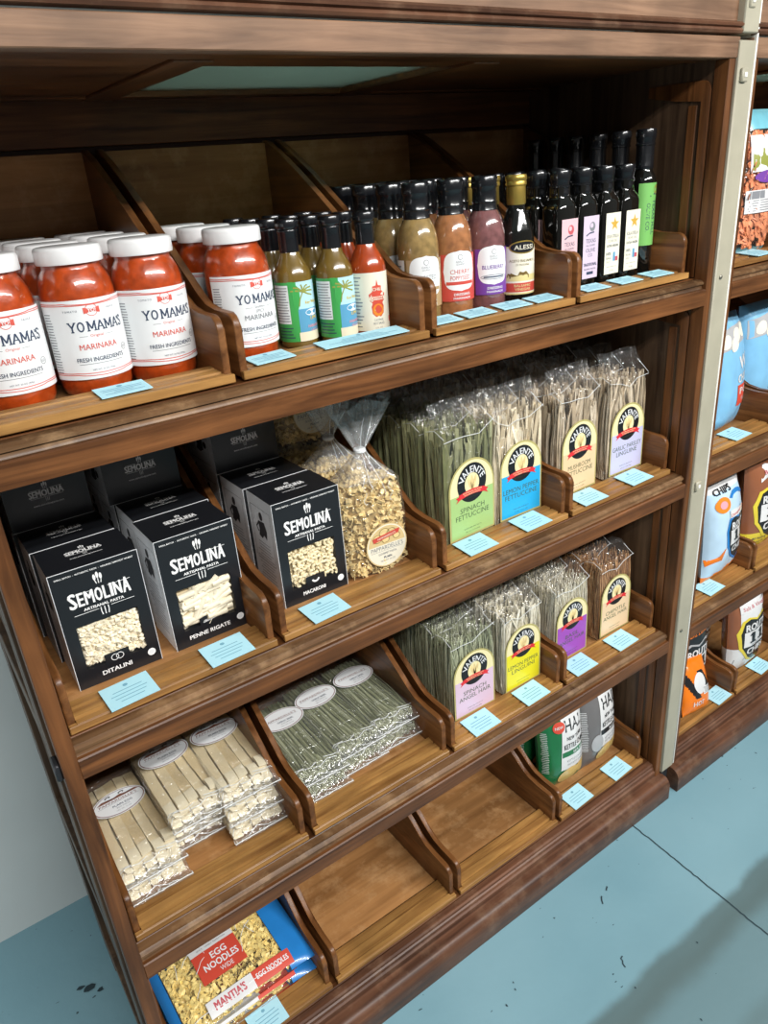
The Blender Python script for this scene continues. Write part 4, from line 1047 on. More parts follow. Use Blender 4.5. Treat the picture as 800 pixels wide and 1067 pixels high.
# ------------------------------------------------------------------ third row: flat bags of long pasta
M['papp'] = plain('papp_noodle', (.72, .57, .32), .5, var=.1, vscale=25); M['papp2'] = plain('papp_noodle_pale', (.80, .67, .42), .5, var=.08, vscale=25)
M['papp_end'] = plain('papp_end', (.82, .73, .52), .5)
M['gst1'] = plain('green_strand', (.33, .35, .19), .5); M['gst2'] = plain('green_strand_pale', (.46, .48, .31), .5); M['gst3'] = plain('green_strand_dark', (.22, .24, .12), .5)
M['oval_rim'] = plain('oval_rim', (.20, .07, .06), .5); M['hill'] = plain('label_hill', (.22, .09, .06), .5)
def oval_label(L, name2):
    L.ell(0, 0, .046, .031, 'white', 0, 44); L.ell(0, 0, .0440, .0290, 'oval_rim', 1, 44); L.ell(0, 0, .0425, .0275, 'white', 2, 44)
    pts = [(.0425 * math.cos(a), .0275 * math.sin(a)) for a in [math.asin(.35) + (PI - 2 * math.asin(.35)) * i / 16 for i in range(17)]]
    if name2 == 'PLAIN EGG':
        L.poly(pts, 'grey_card', 3)
        L.disc([(-.036, .0100), (-.026, .016), (-.012, .0125), (.006, .017), (.022, .0125), (.033, .0155), (.0385, .0105)], 'hill', 4, 1)
        for x in (-.014, .010): L.line([(x - .005, .0205), (x, .0225), (x + .005, .0215)], .0022, 'man', 4); L.line([(x - .003, .021), (x - .004, .0175)], .001, 'man', 4); L.line([(x + .003, .0215), (x + .003, .018)], .001, 'man', 4)
    L.text("PAPPARDELLE'S", 0, .0055, .0062, 'oval_rim', wd=.066, ly=4)
    L.line([(-.036, .0008), (-.012, .0008), (.012, .0014), (.036, .0008)], .0006, 'greyink', 4)
    L.text(name2, .004, -.0070, .0048, 'navy', wd=.034, ly=4, bold=.01); L.text('EGG PASTA', .004, -.0135, .0032, 'greyink', ly=4); L.text('NET WT. 16 OZ', .003, -.0200, .0026, 'greyink', ly=4)
FW, FL, FT = .102, .265, .034
def flat_bag(kind):
    def mk():
        t = thing('flat_pasta_bag', '', 'bag')
        rnd = random.Random(4 if kind == 'papp' else 9); mb = MB()
        # local frame: front end at y=0, running back along +y, lying on z=0
        if kind == 'papp':
            for lay in range(3):
                z = .0055 + lay * .0085
                for i in range(5):
                    x = -FW / 2 + .012 + i * (FW - .024) / 4 + rnd.uniform(-.002, .002)
                    y0 = .010 + rnd.uniform(0, .016) + (.012 if lay == 2 else 0)
                    pts = [(x * (1 - .10 * s) + rnd.uniform(-.0008, .0008), y0 + s * (FL - .035 - y0), z + .0025 * math.sin(s * 5 + i)) for s in [q / 7 for q in range(8)]]
                    mb.ribbon(pts, (1, 0, rnd.uniform(-.22, .22)), .0178, .0024, 'papp' if rnd.random() < .6 else 'papp2')
                    # folded over front ends
                    mb.ribbon([(x, y0 + .022, z + .004), (x, y0 + .004, z + .0045), (x, y0 - .003, z + .001), (x, y0 + .002, z - .003), (x, y0 + .014, z - .0035)], (1, 0, rnd.uniform(-.2, .2)), .0172, .0024, 'papp_end')
            for i in range(10):
                x = rnd.uniform(-FW / 2 + .012, FW / 2 - .012); z = rnd.uniform(.006, .026); a = rnd.uniform(-.5, .5)
                mb.ribbon([(x, .006 + rnd.uniform(0, .012), z), (x + .011 * math.sin(a), .018, z + .003)], (math.cos(a), 0, math.sin(a)), .013, .0024, 'papp_end')
        else:
            for i in range(230):
                x = rnd.uniform(-1, 1) * (FW / 2 - .006); zz = .004 + rnd.random() ** .6 * .024
                bow = rnd.gauss(0, .003); y0 = rnd.uniform(.012, .028)
                pts = [(max(-FW / 2 + .004, min(FW / 2 - .004, x * (1 - .05 * s) + bow * math.sin(s * PI))), y0 + s * (FL - .045 - y0), zz + .002 * math.sin(s * PI * 1.3 + i)) for s in [q / 7 for q in range(8)]]
                mb.tube(pts, .00115, ('gst1', 'gst2', 'gst3')[rnd.randrange(3)], 4)
                if i % 2 == 0: mb.tube([(x, y0 + .012, zz), (x + rnd.gauss(0, .003), y0 - .002, zz + .001), (x + rnd.gauss(0, .006), y0 - .004, max(.003, zz - .006)), (x + rnd.gauss(0, .008), y0 + .008, max(.003, zz - .008))], .00115, 'gst2', 4)
        p = mb.build('long_pasta', t, 40); p['kind'] = 'stuff'
        mb = MB()
        def fn(u, v):
            # closed tube around the length, pinched to a fin at the front and back
            a = 2 * PI * u; x, z = math.cos(a), math.sin(a); p_ = 3.6; q = (abs(x) ** p_ + abs(z) ** p_) ** (-1 / p_); x *= q; z *= q
            y = -.012 + (FL + .006) * v
            e = min(1, max(.03, (y + .004) / .018)) * min(1, max(.04, (FL - y) / .030)); e = e ** .6 if e > .05 else .05
            wob = .0012 * noise.noise(Vector((x * 3, y * 40, z * 3)))
            return (x * (FW / 2 + wob) * (1.03 if e < .3 else 1), y, FT * .5 + z * (FT * .5 * e + wob) - (1 - e) * (.004 if y < .05 else .006) + .0)
        mb.grid(fn, 40, 44, 'film_crisp')
        r2 = random.Random(3)
        for q in range(7):
            u0 = r2.uniform(.05, .45); vv = r2.uniform(.03, .12)
            mb.tube([fn(u0 + .05 * k + r2.uniform(-.004, .004), vv + .012 * math.sin(2 * k + q)) for k in range(4)], .0006, 'crease', 5)
        for q in (.02, .25, .48, .75): mb.tube([fn(q + .02 * math.sin(k), .010 + .02 * k / 3) for k in range(4)], .0007, 'crease', 5)
        mb.tube([fn(k / 16 * .5, .012) for k in range(17)], .0008, 'crease', 5); mb.build('clear_bag', t, 60)
        L = Lab(); oval_label(L, 'PLAIN EGG' if kind == 'papp' else 'GARLIC BASIL')
        mb = MB(); L.into(mb, lambda u, v, h: (u, FL - .108 + v, FT + .0022 + h), base=.0005, lift=.00015); mb.build('oval_label', t, 0)
        return t
    return mk
P3 = [(.1275, [(0, .086, 0), (1, .090, .03)]), (.2235, [(0, .140, 0), (1, .128, .02), (2, .112, .03)]), (.3125, [(0, .092, 0), (1, .097, -.02), (2, .108, -.02)])]
for ci, (x, packs) in enumerate(P3):
    for j, y, rz in packs:
        nm = ['left', 'middle', 'right'][ci]; pos = 'topmost' if j == len(packs) - 1 else ['bottom', 'middle'][j]
        place(PROTO, 'papp', flat_bag('papp'), (x, y, z3 + .0007 + j * (FT + .0012)), f'{pos} flat clear bag of wide cream noodles in the {nm} stack', 'flat bags of wide noodles', rz=rz)
P4 = [(.4440, 2, .088), (.5380, 2, .104), (.6280, 2, .110)]
for ci, (x, n, y) in enumerate(P4):
    for j in range(n):
        nm = ['left', 'middle', 'right'][ci]
        place(PROTO, 'gflat', flat_bag('green'), (x, y + .006 * j, z3 + .0007 + j * (FT + .0012)), f"{['bottom', 'topmost'][j]} flat clear bag of green noodle strands in the {nm} stack", 'flat bags of green noodles', rz=(-.02, .03, -.01)[ci])

# ------------------------------------------------------------------ pillow bags
class Pillow:
    """sealed bag standing on its bottom edge, front towards -Y: one surface function for film and print"""
    def __init__(s, W_, H_, D_, seed=0, crimp=.012, top=None, wr=1.0): s.W, s.H, s.D, s.seed, s.c, s.wr = W_, H_, D_, seed, crimp, wr
    def depth(s, u, v):
        a = max(0, 1 - abs(u) ** 2.6) ** .62; b = max(0, 1 - abs(2 * v - 1) ** 3.0) ** .65
        w_ = s.wr * (.05 * noise.noise(Vector((u * 2.0, v * 3.0, s.seed))) + .03 * noise.noise(Vector((u * 5, v * 6, s.seed + 5))))
        edge = abs(2 * v - 1) ** 8
        w_ += s.wr * .07 * edge * noise.noise(Vector((u * 7, s.seed, 0)))
        return max(.0, a * b + w_ * min(1, a * 2.2)) 
    def pt(s, u, v, h=0, side=1):
        k = 1 - .05 * math.sin(PI * v)
        return (u * s.W / 2 * k, -side * (s.D / 2 * s.depth(u, v) + h + .0006), v * s.H)
    def film(s, t, mat, name='bag_film', colfn=None):
        mb = MB()
        nu, nv = 36, 44
        for side in (1, -1):
            vs = [s.pt(-1 + 2 * i / nu, j / nv, 0, side) for j in range(nv + 1) for i in range(nu + 1)]
            groups = {}
            for j in range(nv):
                for i in range(nu):
                    q = (j * (nu + 1) + i, j * (nu + 1) + i + 1, (j + 1) * (nu + 1) + i + 1, (j + 1) * (nu + 1) + i)
                    m = colfn(-1 + 2 * (i + .5) / nu, (j + .5) / nv, side) if colfn else mat
                    groups.setdefault(m, []).append(q)
            for m, fs in groups.items(): mb.add(vs, fs, m)
        return mb.build(name, t, 70)
    def fn(s):   # art in metres, origin bottom centre
        return lambda u, v, h: s.pt(max(-.999, min(.999, 2 * u / s.W)), max(0, min(1, v / s.H)), h)
def gl(n, c, rough=.28): M[n] = plain(n, c, rough, coat=.35, var=.08, vscale=20)
gl('bg_green', (.01, .16, .05)); gl('bg_grey', (.16, .15, .15)); gl('bg_blue', (.02, .20, .55)); gl('bg_lblue', (.22, .50, .75)); gl('bg_ice', (.50, .68, .84)); gl('bg_brown', (.28, .10, .045))
gl('bg_orange', (.85, .20, .01)); gl('bg_black', (.015, .015, .017)); gl('bg_white', (.74, .74, .74)); gl('bg_yellow', (.75, .60, .05)); gl('bg_teal', (.18, .50, .60)); gl('chip', (.68, .46, .16))
gl('bg_silver', (.42, .42, .43))
def kettle(col):
    def mk():
        t = thing('kettle_chip_bag', '', 'bag'); P = Pillow(.138, .245, .076, 3 if col == 'bg_green' else 8)
        P.film(t, col)
        L = Lab(); x = .021
        L.disc([(x - .046, .062), (x + .046, .062), (x + .046, .12), (x + .042, .226), (x - .036, .226), (x - .042, .15)], 'bg_white', 0, 14)
        for q, ch in zip((-.034, -.012, .010, .034), ('U', 'T', 'A', 'H')) if False else zip((-.027, .0, .029), ('1', 'TA', 'L')): pass
        L.text('HAL', x + .002, .186, .032, 'bg_black', wd=.062, ly=1, bold=.02)
        L.text('NEW YORK', x + .002, .151, .0105, 'bg_black', wd=.056, ly=1, bold=.02)
        L.text('KETTLE CHIPS', x + .002, .129, .0150, 'bg_black', wd=.076, ly=1, bold=.03)
        L.rect(x - .042, .100, x + .046, .115, 'bg_green' if col == 'bg_green' else 'bg_black', 1, 10, 2)
        L.text('SEA SALT' if col == 'bg_green' else 'BLACK PEPPER', x + .018, .1075, .008, 'bg_white', wd=.052, ly=2, bold=.03)
        L.text('KETTLE COOKED', x + .002, .086, .0060, 'greyink', wd=.060, ly=1); L.text('POTATO CHIPS', x + .002, .075, .0060, 'greyink', wd=.056, ly=1)
        L.ell(x - .020, .042, .034, .022, 'chip', 2, 26, rings=4, rot=.25); L.ell(x + .030, .046, .026, .020, 'chip', 1, 26, rings=4, rot=-.4)
        if col == 'bg_green': L.ell(x - .046, .190, .017, .015, 'red', 3, 22, rings=3); L.text('NEW', x - .046, .190, .007, 'bg_white', ly=4, bold=.02)
        else: L.ell(x - .052, .08, .018, .026, 'bg_silver', 1, 20, rings=3)
        mb = MB(); L.into(mb, P.fn(), base=.0014, lift=.0004); mb.build('front_print', t, 60)
        L = Lab(); L.scribble(.054, .06, .067, .18, 24, 'bg_white', 0, .7, th=.0016)
        mb = MB(); L.into(mb, lambda u, v, h: P.pt(-2 * u / P.W, v / P.H, h), base=.0006); mb.build('side_print', t, 60)
        return t
    return mk
z4 = FZ[3] + .003
place(PROTO, 'kg', kettle('bg_green'), (1.108, .118, z4 + .0005), 'green kettle chip bag standing in front in the last bottom bin', 'kettle chip bags', rz=-.10, rot=(-.10, 0, -.10))
dup(PROTO['kg'], (1.106, .206, z4 + .0005), 'green kettle chip bag standing behind the front green one', 'kettle chip bags', rot=(-.08, 0, -.05))
place(PROTO, 'kgr', kettle('bg_grey'), (1.237, .116, z4 + .0005), 'grey kettle chip bag beside the front green one', 'kettle chip bags', rot=(-.10, 0, .06))
dup(PROTO['kgr'], (1.236, .204, z4 + .0005), 'grey kettle chip bag standing behind the front grey one', 'kettle chip bags', rot=(-.08, 0, .0))

# egg noodle bags lying flat
M['noodle'] = plain('egg_noodle', (.88, .68, .24), .45, var=.15, vscale=50)
M['bg_clear'] = film('noodle_film', base=.03, rough=.1, bump=.8, bscale=30, haze=.02)
def egg_bag():
    t = thing('egg_noodle_bag', '', 'bag'); P = Pillow(.330, .185, .062, 5, wr=.6)
    # P.W is the long axis; the blue sealed ends are left and right
    def prof(u, v): return max(0, 1 - abs(u) ** 3.2) ** .6 * max(0, 1 - abs(2 * v - 1) ** 2.4) ** .5
    def pt(u, v, h=0, side=1):
        d = prof(u, v) + .04 * noise.noise(Vector((u * 5, v * 4, 1))) * min(1, 3 * prof(u, v))
        e = abs(u) ** 6
        return (u * .139, (v - .5) * .185 * (1 + .03 * e), side * (.022 * max(0, d) + h + .0006) + .022)
    mb = MB(); nu, nv = 48, 30
    for side in (1, -1):
        vs = [pt(-1 + 2 * i / nu, j / nv, 0, side) for j in range(nv + 1) for i in range(nu + 1)]; g = {}
        for j in range(nv):
            for i in range(nu):
                u = -1 + 2 * (i + .5) / nu
                m = 'bg_blue' if (u > .64 or u < -.86 or side < 0 and abs(u) > .6) else 'bg_clear'
                g.setdefault(m, []).append((j * (nu + 1) + i, j * (nu + 1) + i + 1, (j + 1) * (nu + 1) + i + 1, (j + 1) * (nu + 1) + i))
        for m, fs in g.items(): mb.add(vs, fs, m)
    mb.build('bag_film', t, 70)
    mb = MB(); r2 = random.Random(6)
    for q in range(9):
        u, v = r2.uniform(-.7, .5), r2.uniform(.15, .8); du, dv = r2.uniform(-.05, .09), r2.uniform(.03, .06)
        mb.tube([pt(u + du * k, v + dv * k + .01 * math.sin(2 * k + q), .0012) for k in range(4)], .0006, 'crease', 5)
    mb.tube([pt(-.8 + .15 * k, .10 + .015 * math.sin(k * 1.3), .0012) for k in range(10)], .0007, 'crease', 5)
    mb.build('film_crease_glints', t, 60)
    rnd = random.Random(2); mb = MB()
    for i in range(900):
        u = rnd.uniform(-.88, .70); v = rnd.uniform(.05, .95); lay = rnd.choice((1, 1, .55, -.9))
        b = Vector(pt(u, v)); b.z = .022 + (b.z - .022 - .0075) * lay
        d = Vector((rnd.uniform(-1, 1), rnd.uniform(-1, 1), rnd.uniform(-.5, .5))).normalized(); e = d.cross(Vector((rnd.uniform(-1, 1), rnd.uniform(-1, 1), rnd.uniform(-1, 1)))).normalized()
        pts = [b + d * (q - 2.5) * .0042 + e * .0028 * math.sin(q * 1.35) + Vector((0, 0, 1)) * .0016 * math.cos(q * 1.6) for q in range(6)]
        mb.ribbon(pts, e.cross(d) + e * .6, .0078, .0011, 'noodle')
    for i, (x, y, z) in enumerate(mb.v):      # keep the noodles inside the bag
        x = max(-.119, min(.087, x)); y = max(-.084, min(.084, y)); d = max(.0008, .022 * prof(x / .139, y / .185 + .5) * .93 - .0016)
        mb.v[i] = (x, y, .022 + max(-d, min(d, z - .022)))
    p = mb.build('egg_noodles', t, 50); p['kind'] = 'stuff'
    fn = lambda u, v, h: pt(u / .139, v / .185 + .5, h)
    L = Lab()
    L.rect(-.062, .022, .028, .082, 'bg_white', 0, 14, 8); L.rect(-.062, -.030, .028, .034, 'red', 1, 14, 8)
    L.text("MANTIA'S", -.017, .062, .020, 'lab_rose', wd=.080, ly=2, bold=.04); L.text('SINCE - FAMILY TRADITION', -.017, .041, .0035, 'greyink', wd=.06, ly=2)
    L.text('EGG', -.012, .017, .0145, 'white', wd=.032, ly=3, bold=.03); L.text('NOODLES', -.014, -.002, .0145, 'white', wd=.070, ly=3, bold=.03); L.text('WIDE', -.010, -.019, .0095, 'white', wd=.026, ly=3)
    L.rect(-.075, -.086, .018, -.058, 'bg_white', 0, 12, 5); L.rect(.018, -.086, .098, -.058, 'red', 0, 12, 5); L.text("MANTIA'S", -.030, -.071, .015, 'lab_rose', wd=.064, ly=2, bold=.04); L.text('EGG NOODLES', .058, -.071, .0095, 'white', wd=.068, ly=2, bold=.03)
    L.text('KEEP FRESH', .02, -.045, .007, 'man', wd=.06, ly=1)
    mb = MB(); L.into(mb, fn, base=.0009, lift=.0002); mb.build('bag_print', t, 60)
    L = Lab(); L.rect(-.075, -.0915, .018, -.062, 'bg_white', 0, 12, 4); L.rect(.018, -.0915, .098, -.062, 'red', 0, 12, 4)
    mb = MB(); L.into(mb, lambda u, v, h: pt(u / .139, v / .185 + .5, h, -1), base=.0009); mb.build('under_print', t, 60)
    return t
place(PROTO, 'egg', egg_bag, (.2185, .160, z4 + .0005), 'lower bag of wide egg noodles, under the top one', 'egg noodle bags', rot=(0, 0, .02))
dup(PROTO['egg'], (.2195, .158, z4 + .0445), 'top bag of wide egg noodles with red and white print and blue ends', 'egg noodle bags', rot=(.05, .0, .03))

# ------------------------------------------------------------------ right cabinet: chip bags
def shield(L, cx, cy, s, ly, rim, words):
    o = [(-.50, .55), (-.30, .62), (0, .52), (.30, .62), (.50, .55), (.62, .2), (.56, -.25), (.30, -.62), (0, -.80), (-.30, -.62), (-.56, -.25), (-.62, .2)]
    L.disc([(cx + x * s * 1.22, cy + y * s * 1.15) for x, y in o], rim, ly, 8); L.disc([(cx + x * s * 1.06, cy + y * s * 1.04) for x, y in o], 'bg_black', ly + 1, 8)
    L.rect(cx - .55 * s, cy - .26 * s, cx + .55 * s, cy + .24 * s, 'bg_white', ly + 2, 16, 8)
    L.text('ROUTE', cx, cy + .38 * s, .23 * s, 'bg_white', wd=1.02 * s, ly=ly + 3, bold=.06)
    [(L.rect(cx + q * s - .07 * s, cy - .13 * s, cx + q * s + .07 * s, cy + .20 * s, 'bg_black', ly + 4, 3, 5), L.rect(cx + q * s - .14 * s, cy - .15 * s, cx + q * s + .14 * s, cy - .09 * s, 'bg_black', ly + 4, 4, 1), L.disc([(cx + q * s - .16 * s, cy + .10 * s), (cx + q * s - .06 * s, cy + .10 * s), (cx + q * s - .06 * s, cy + .20 * s)], 'bg_black', ly + 4, 2)) for q in (-.20, .22)]; L.text('POTATO', cx, cy - .21 * s, .06 * s, 'greyink', wd=.5 * s, ly=ly + 4)
    L.text('CHIPS', cx, cy - .42 * s, .22 * s, 'bg_white', wd=.84 * s, ly=ly + 3, bold=.06)
def route(kind):
    def mk():
        t = thing('potato_chip_bag', '', 'bag'); H_ = .262; P = Pillow(.160, H_, .080, {'crab': 2, 'bbq': 4, 'hot': 6, 'salt': 9, 'brown': 12}[kind])
        base = {'crab': 'bg_ice', 'bbq': 'bg_brown', 'hot': 'bg_black', 'salt': 'bg_white', 'brown': 'bg_brown'}[kind]
        def col(u, v, side):
            if kind == 'crab': return 'bg_orange' if v < .11 + .05 * u else ('bg_white' if v > .93 else base)
            if kind == 'hot': return 'bg_orange' if (v < .12 + .12 * math.sin(7 * u) ** 2 or abs(u) > .8) else base
            if kind == 'salt': return 'bg_brown' if (u < -.72 and v > .35) else base
            if kind == 'bbq': return 'bg_yellow' if v < .22 and u < .2 else base
            return base
        P.film(t, base, colfn=col); L = Lab()
        if kind in ('crab', 'bbq', 'hot', 'salt', 'brown'):
            rim = {'crab': 'bg_blue', 'bbq': 'bg_yellow', 'hot': 'bg_silver', 'salt': 'bg_yellow', 'brown': 'bg_yellow'}[kind]
            shield(L, .028 if kind == 'crab' else .006, .118, .098 if kind != 'crab' else .082, 0, rim, '')
        if kind == 'crab':
            L.ell(-.040, .212, .026, .020, 'orange', 1, 22, rings=4); L.ell(-.040, .212, .013, .010, 'pinkish', 2, 16, rings=2)
            L.disc([(-.078, .050), (-.040, .062), (-.030, .095), (-.050, .075), (-.080, .068)], 'bg_orange', 1, 3)
            L.ring(.022, .216, .036, .022, .010, 'bg_blue', 1, .3, 2.8); L.rect(-.020, .172, .066, .192, 'bg_white', 2, 10, 2); L.text('Chesapeake Crab', .023, .182, .011, 'red', wd=.080, ly=3, rot=.15)
            L.text('CHIPS', -.03, .247, .016, 'bg_black', wd=.07, ly=1, bold=.05)
        if kind == 'salt':
            L.rect(-.06, .205, .075, .226, 'bg_white', 3, 12, 2); L.text('Salt & Vinegar', .006, .2155, .015, 'lab_rose', wd=.115, ly=4)
            for q in range(5): L.line([(-.075 + .03 * q, .01), (-.068 + .03 * q, .055)], .0016, 'greyink', 0)
            L.line([(-.08, .03), (.07, .03)], .0016, 'greyink', 0)
            L.disc([(.02, .03), (.075, .035), (.075, .06), (.03, .052)], 'bg_brown', 5, 2)
        if kind == 'bbq':
            L.disc([(-.05, .205), (.07, .22), (.075, .248), (-.03, .248)], 'bg_white', 2, 3); L.text('Barbeque', .012, .230, .015, 'lab_rose', wd=.085, ly=3, rot=.1)
            L.text('All Natural', -.035, .043, .007, 'navy', wd=.05, ly=1); L.text('No Trans Fat', -.035, .03, .007, 'navy', wd=.05, ly=1)
        if kind == 'hot':
            L.disc([(-.05, .040), (.05, .030), (.06, .052), (0, .042), (-.055, .058)], 'bg_orange', 5, 3); L.text('Mama Zuma', 0, .212, .012, 'bg_orange', wd=.09, ly=3)
        mb = MB(); L.into(mb, P.fn(), base=.0012, lift=.0005); mb.build('front_print', t, 60)
        return t
    return mk
XC = 1.4235
g_ = 'bags in the right cabinet'
place(PROTO, 'crab', route('crab'), (XC + .213, .080, FZ[2] + .0165), 'light blue crab flavour potato chip bag, front one beside the upright', g_, rot=(-.06, 0, .10))
dup(PROTO['crab'], (XC + .205, .215, FZ[2] + .0035), 'light blue potato chip bag behind the front crab chip bag', g_, rot=(-.05, 0, .05))
place(PROTO, 'brown', route('bbq'), (XC + TP + .110, .098, FZ[2] + .0165), 'rust brown barbecue chip bag with yellow patch, at the picture edge', g_, rot=(-.06, 0, 0))
place(PROTO, 'hot', route('hot'), (XC + .210, .130, FZ[3] + .0035), 'black and orange hot chip bag standing in the bottom right bin', g_, rot=(-.06, 0, -.02))
dup(PROTO['hot'], (XC + .205, .222, FZ[3] + .0035), 'black and orange chip bag behind the standing hot chip bag', g_, rot=(-.06, 0, .02))
place(PROTO, 'salt', route('salt'), (XC + TP + .112, .088, FZ[3] + .0165), 'white and yellow salt and vinegar chip bag', g_, rot=(-.08, 0, .0))
dup(PROTO['brown'], (XC + TP + .07, .225, FZ[3] + .0035), 'rust brown chip bag behind the white and yellow one', g_, rot=(-.06, 0, 0))
def small_hot():
    t = thing('small_chip_bag', '', 'bag'); P = Pillow(.115, .150, .055, 21)
    P.film(t, 'bg_orange', colfn=lambda u, v, s: 'bg_black' if (.3 < v < .8 and math.sin(6 * u + 9 * v) > .35) else 'bg_orange')
    L = Lab(); L.ell(.0, .085, .024, .03, 'bg_white', 0, 22, rings=4); L.rect(.01, .05, .045, .072, 'bg_white', 1, 5, 3); L.scribble(.012, .052, .043, .07, 5, 'bg_black', 2); L.text('HOT', -.01, .03, .014, 'bg_white', ly=1, bold=.03)
    mb = MB(); L.into(mb, P.fn(), base=.0009); mb.build('front_print', t, 60); return t
place(PROTO, 'shot', small_hot, (XC + .152, .050, FZ[3] + .0165), 'small orange and black chip bag slumped against the hot chip bag', g_, rot=(-.35, .10, -.05))
def blue_bag():
    t = thing('blue_snack_bag', '', 'bag'); P = Pillow(.165, .270, .092, 31)
    P.film(t, 'bg_lblue', colfn=lambda u, v, s: 'bg_lblue'); L = Lab()
    L.disc([(-.075, .190), (.070, .215), (.072, .250), (.0, .245), (-.072, .235)], 'bg_silver', 0, 4)
    for x, z in ((-.04, .215), (.01, .225), (.045, .232), (-.01, .205)): L.ell(x, z, .020, .013, 'lab_cream', 1, 18, rings=3, rot=.6)
    L.text('W', .028, .162, .032, 'bg_white', wd=.045, ly=1, bold=.04, rot=.15); L.text('CHUN', .030, .125, .020, 'bg_white', wd=.06, ly=1, bold=.04, rot=.1)
    L.rect(.000, .058, .066, .108, 'red', 1, 8, 6); L.text('PO', .034, .093, .016, 'bg_white', wd=.05, ly=2, bold=.04); L.text('5 g', .034, .072, .012, 'bg_white', wd=.026, ly=2, bold=.03)
    mb = MB(); L.into(mb, P.fn(), base=.0009, lift=.0002); mb.build('front_print', t, 60); return t
place(PROTO, 'bluebag', blue_bag, (XC + .208, .118, FZ[1] + .0035), 'light blue snack bag with red square, beside the upright', g_, rot=(-.10, 0, .12))
dup(PROTO['bluebag'], (XC + TP + .085, .150, FZ[1] + .0035), 'second light blue snack bag at the right picture edge', g_, rot=(-.06, 0, 0))
dup(PROTO['bluebag'], (XC + .205, .220, FZ[1] + .0035), 'light blue snack bag behind the one with red square', g_, rot=(-.06, 0, -.05))
M['crisp'] = plain('orange_crisp', (.72, .24, .11), .5, var=.5, vscale=40)
def crisp_bag():
    t = thing('orange_crisp_bag', '', 'bag'); P = Pillow(.150, .285, .075, 41)
    P.film(t, 'bg_clear', colfn=lambda u, v, s: 'bg_teal' if (v > .86 or v < .05) else 'bg_clear')
    mb = MB(); rnd = random.Random(8)
    for i in range(420):
        u = rnd.uniform(-.88, .88); v = rnd.uniform(.06, .84); b = Vector(P.pt(u, v, -.006, rnd.choice((1, 1, 1, -1))))
        d = Vector((rnd.uniform(-1, 1), rnd.uniform(-.4, .4), rnd.uniform(-1, 1))).normalized(); e = d.cross(Vector((0, 1, 0))).normalized()
        mb.ribbon([b + d * (q - 1.5) * .006 + Vector((0, -1, 0)) * .002 * math.sin(q * 1.2) for q in range(4)], e, .011, .0018, 'crisp')
    p = mb.build('orange_crisps', t, 40); p['kind'] = 'stuff'
    L = Lab(); L.rect(-.055, .165, .055, .235, 'bg_white', 0, 10, 6); L.disc([(-.05, .168), (.0, .168), (.01, .195), (-.02, .21), (-.05, .20)], 'lab_palm', 1, 3); L.ell(.02, .18, .02, .012, 'orange', 2, 18, rings=2); L.ell(-.005, .155, .04, .012, 'lab_purple', 1, 22, rings=3)
    L.rect(-.06, .085, .05, .130, 'bg_white', 0, 10, 5); L.rect(-.052, .113, -.01, .128, 'greyink', 1, 4, 2); L.scribble(-.055, .087, .045, .112, 5, 'greyink', 1)
    mb = MB(); L.into(mb, P.fn(), base=.0010, lift=.0002); mb.build('front_print', t, 60); return t
place(PROTO, 'crisp', crisp_bag, (XC + .226, .115, FZ[0] + .0035), 'clear bag of orange crisps with teal top and white labels', g_, rot=(-.05, 0, .05))

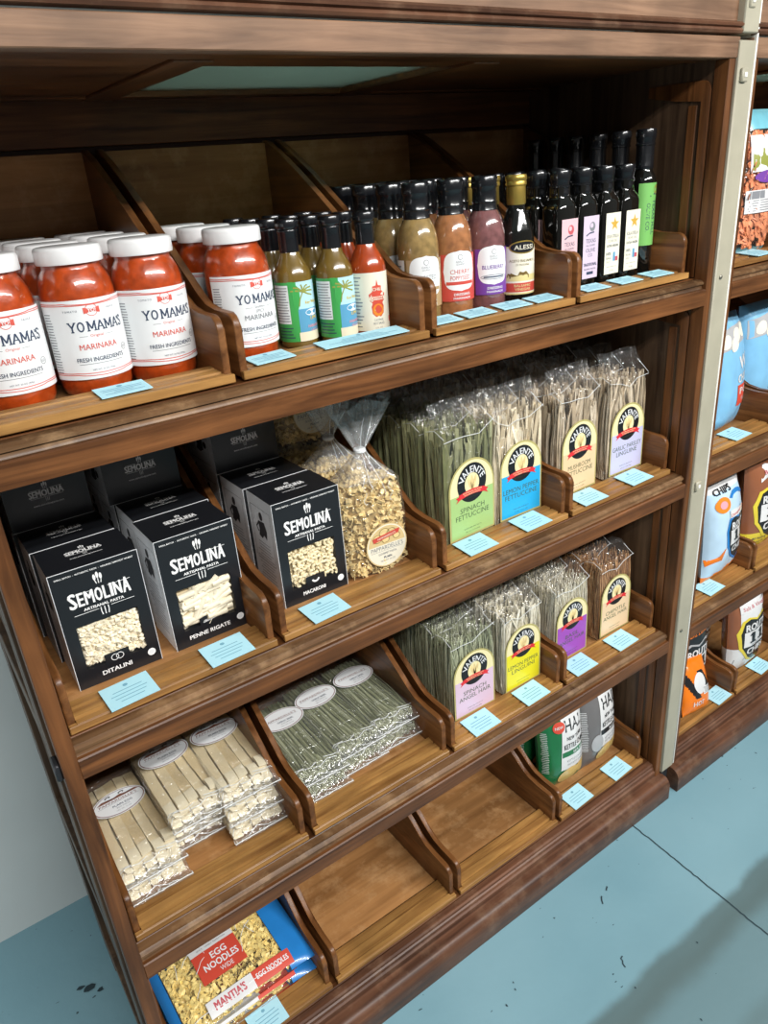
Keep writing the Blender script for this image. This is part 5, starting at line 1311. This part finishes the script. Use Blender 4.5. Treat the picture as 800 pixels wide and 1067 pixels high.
# ------------------------------------------------------------------ price cards on the tray lips
def card(w_, d_):
    def mk():
        t = MB(); t.box(-w_ / 2, w_ / 2, -d_ / 2, d_ / 2, 0, .0012, 'card', 0)
        L = Lab(); L.ell(0, d_ * .30, .0035, .003, 'cardink', 0, 12)
        L.scribble(-w_ * .42, -d_ * .36, w_ * .42, d_ * .20, 4, 'cardink', 0, .45, th=.0014)
        L.into(t, lambda u, v, h: (u, v, .0012 + h), base=.0003)
        o = t.build('price_card', smooth=0); o['category'] = 'price card'; return o
    return mk
cz = .0158
def cards(row, key, sz, lst, dy=.062, rx=.09):
    for x, rz, lab in lst:
        place(PROTO, key, card(*sz), (x, dy - .004, FZ[row] + cz), lab, 'price cards', rot=(rx, 0, rz))
cards(0, 'cs', (.062, .036), [(.236, .04, 'pale blue price card in front of the middle marinara jar'), (.435, .10, 'small blue price card below the single marinara jar'), (.730, 0, 'blue price card below the roasted garlic dressing'),
      (.802, .03, 'blue price card below the cherry poppyseed dressing'), (.880, -.03, 'blue price card below the blueberry dressing'), (.952, .02, 'blue price card below the balsamic bottle'),
      (1.075, -.02, 'blue price card below the lavender oil bottle'), (1.165, .02, 'blue price card below the star labelled oils'), (1.255, -.02, 'blue price card below the tall green oil bottle')], dy=.060, rx=.11)
cards(0, 'cl', (.145, .034), [(.585, 0, 'long blue price card below the hot sauces')], dy=.060, rx=.11)
cards(1, 'cb', (.068, .050), [(.153, .06, 'blue price card below the ditalini box'), (.298, .03, 'blue price card below the penne box'), (.466, .06, 'blue price card below the macaroni box'),
      (.783, .03, 'blue price card below the spinach fettuccine'), (.920, .03, 'blue price card below the lemon pepper fettuccine'), (1.080, .0, 'blue price card below the mushroom fettuccine'), (1.222, .03, 'blue price card below the garlic parsley linguine')], dy=.052)
cards(2, 'cb', (.068, .050), [(.783, .02, 'blue price card below the spinach angel hair'), (.925, .04, 'blue price card below the lemon pepper linguini'), (1.075, .02, 'blue price card below the purple labelled angel hair'), (1.215, .04, 'blue price card below the chipotle angel hair')], dy=.050)
cards(3, 'cb', (.068, .050), [(.238, .05, 'blue price card below the egg noodle bags'), (1.090, .04, 'blue price card below the green kettle chips'), (1.236, .06, 'blue price card below the grey kettle chips')], dy=.052)
for row, x, lab in ((0, XC + .155, 'blue price card below the orange crisps'), (1, XC + .165, 'blue price card below the light blue snack bag'), (2, XC + .140, 'blue price card below the crab chips'),
                    (3, XC + .255, 'blue price card beside the slumped orange chip bag'), (3, XC + TP + .15, 'blue price card below the white and yellow chip bag')):
    dup(PROTO['cb'], (x, .050, FZ[row] + cz), lab, 'price cards', rot=(.09, 0, .05))
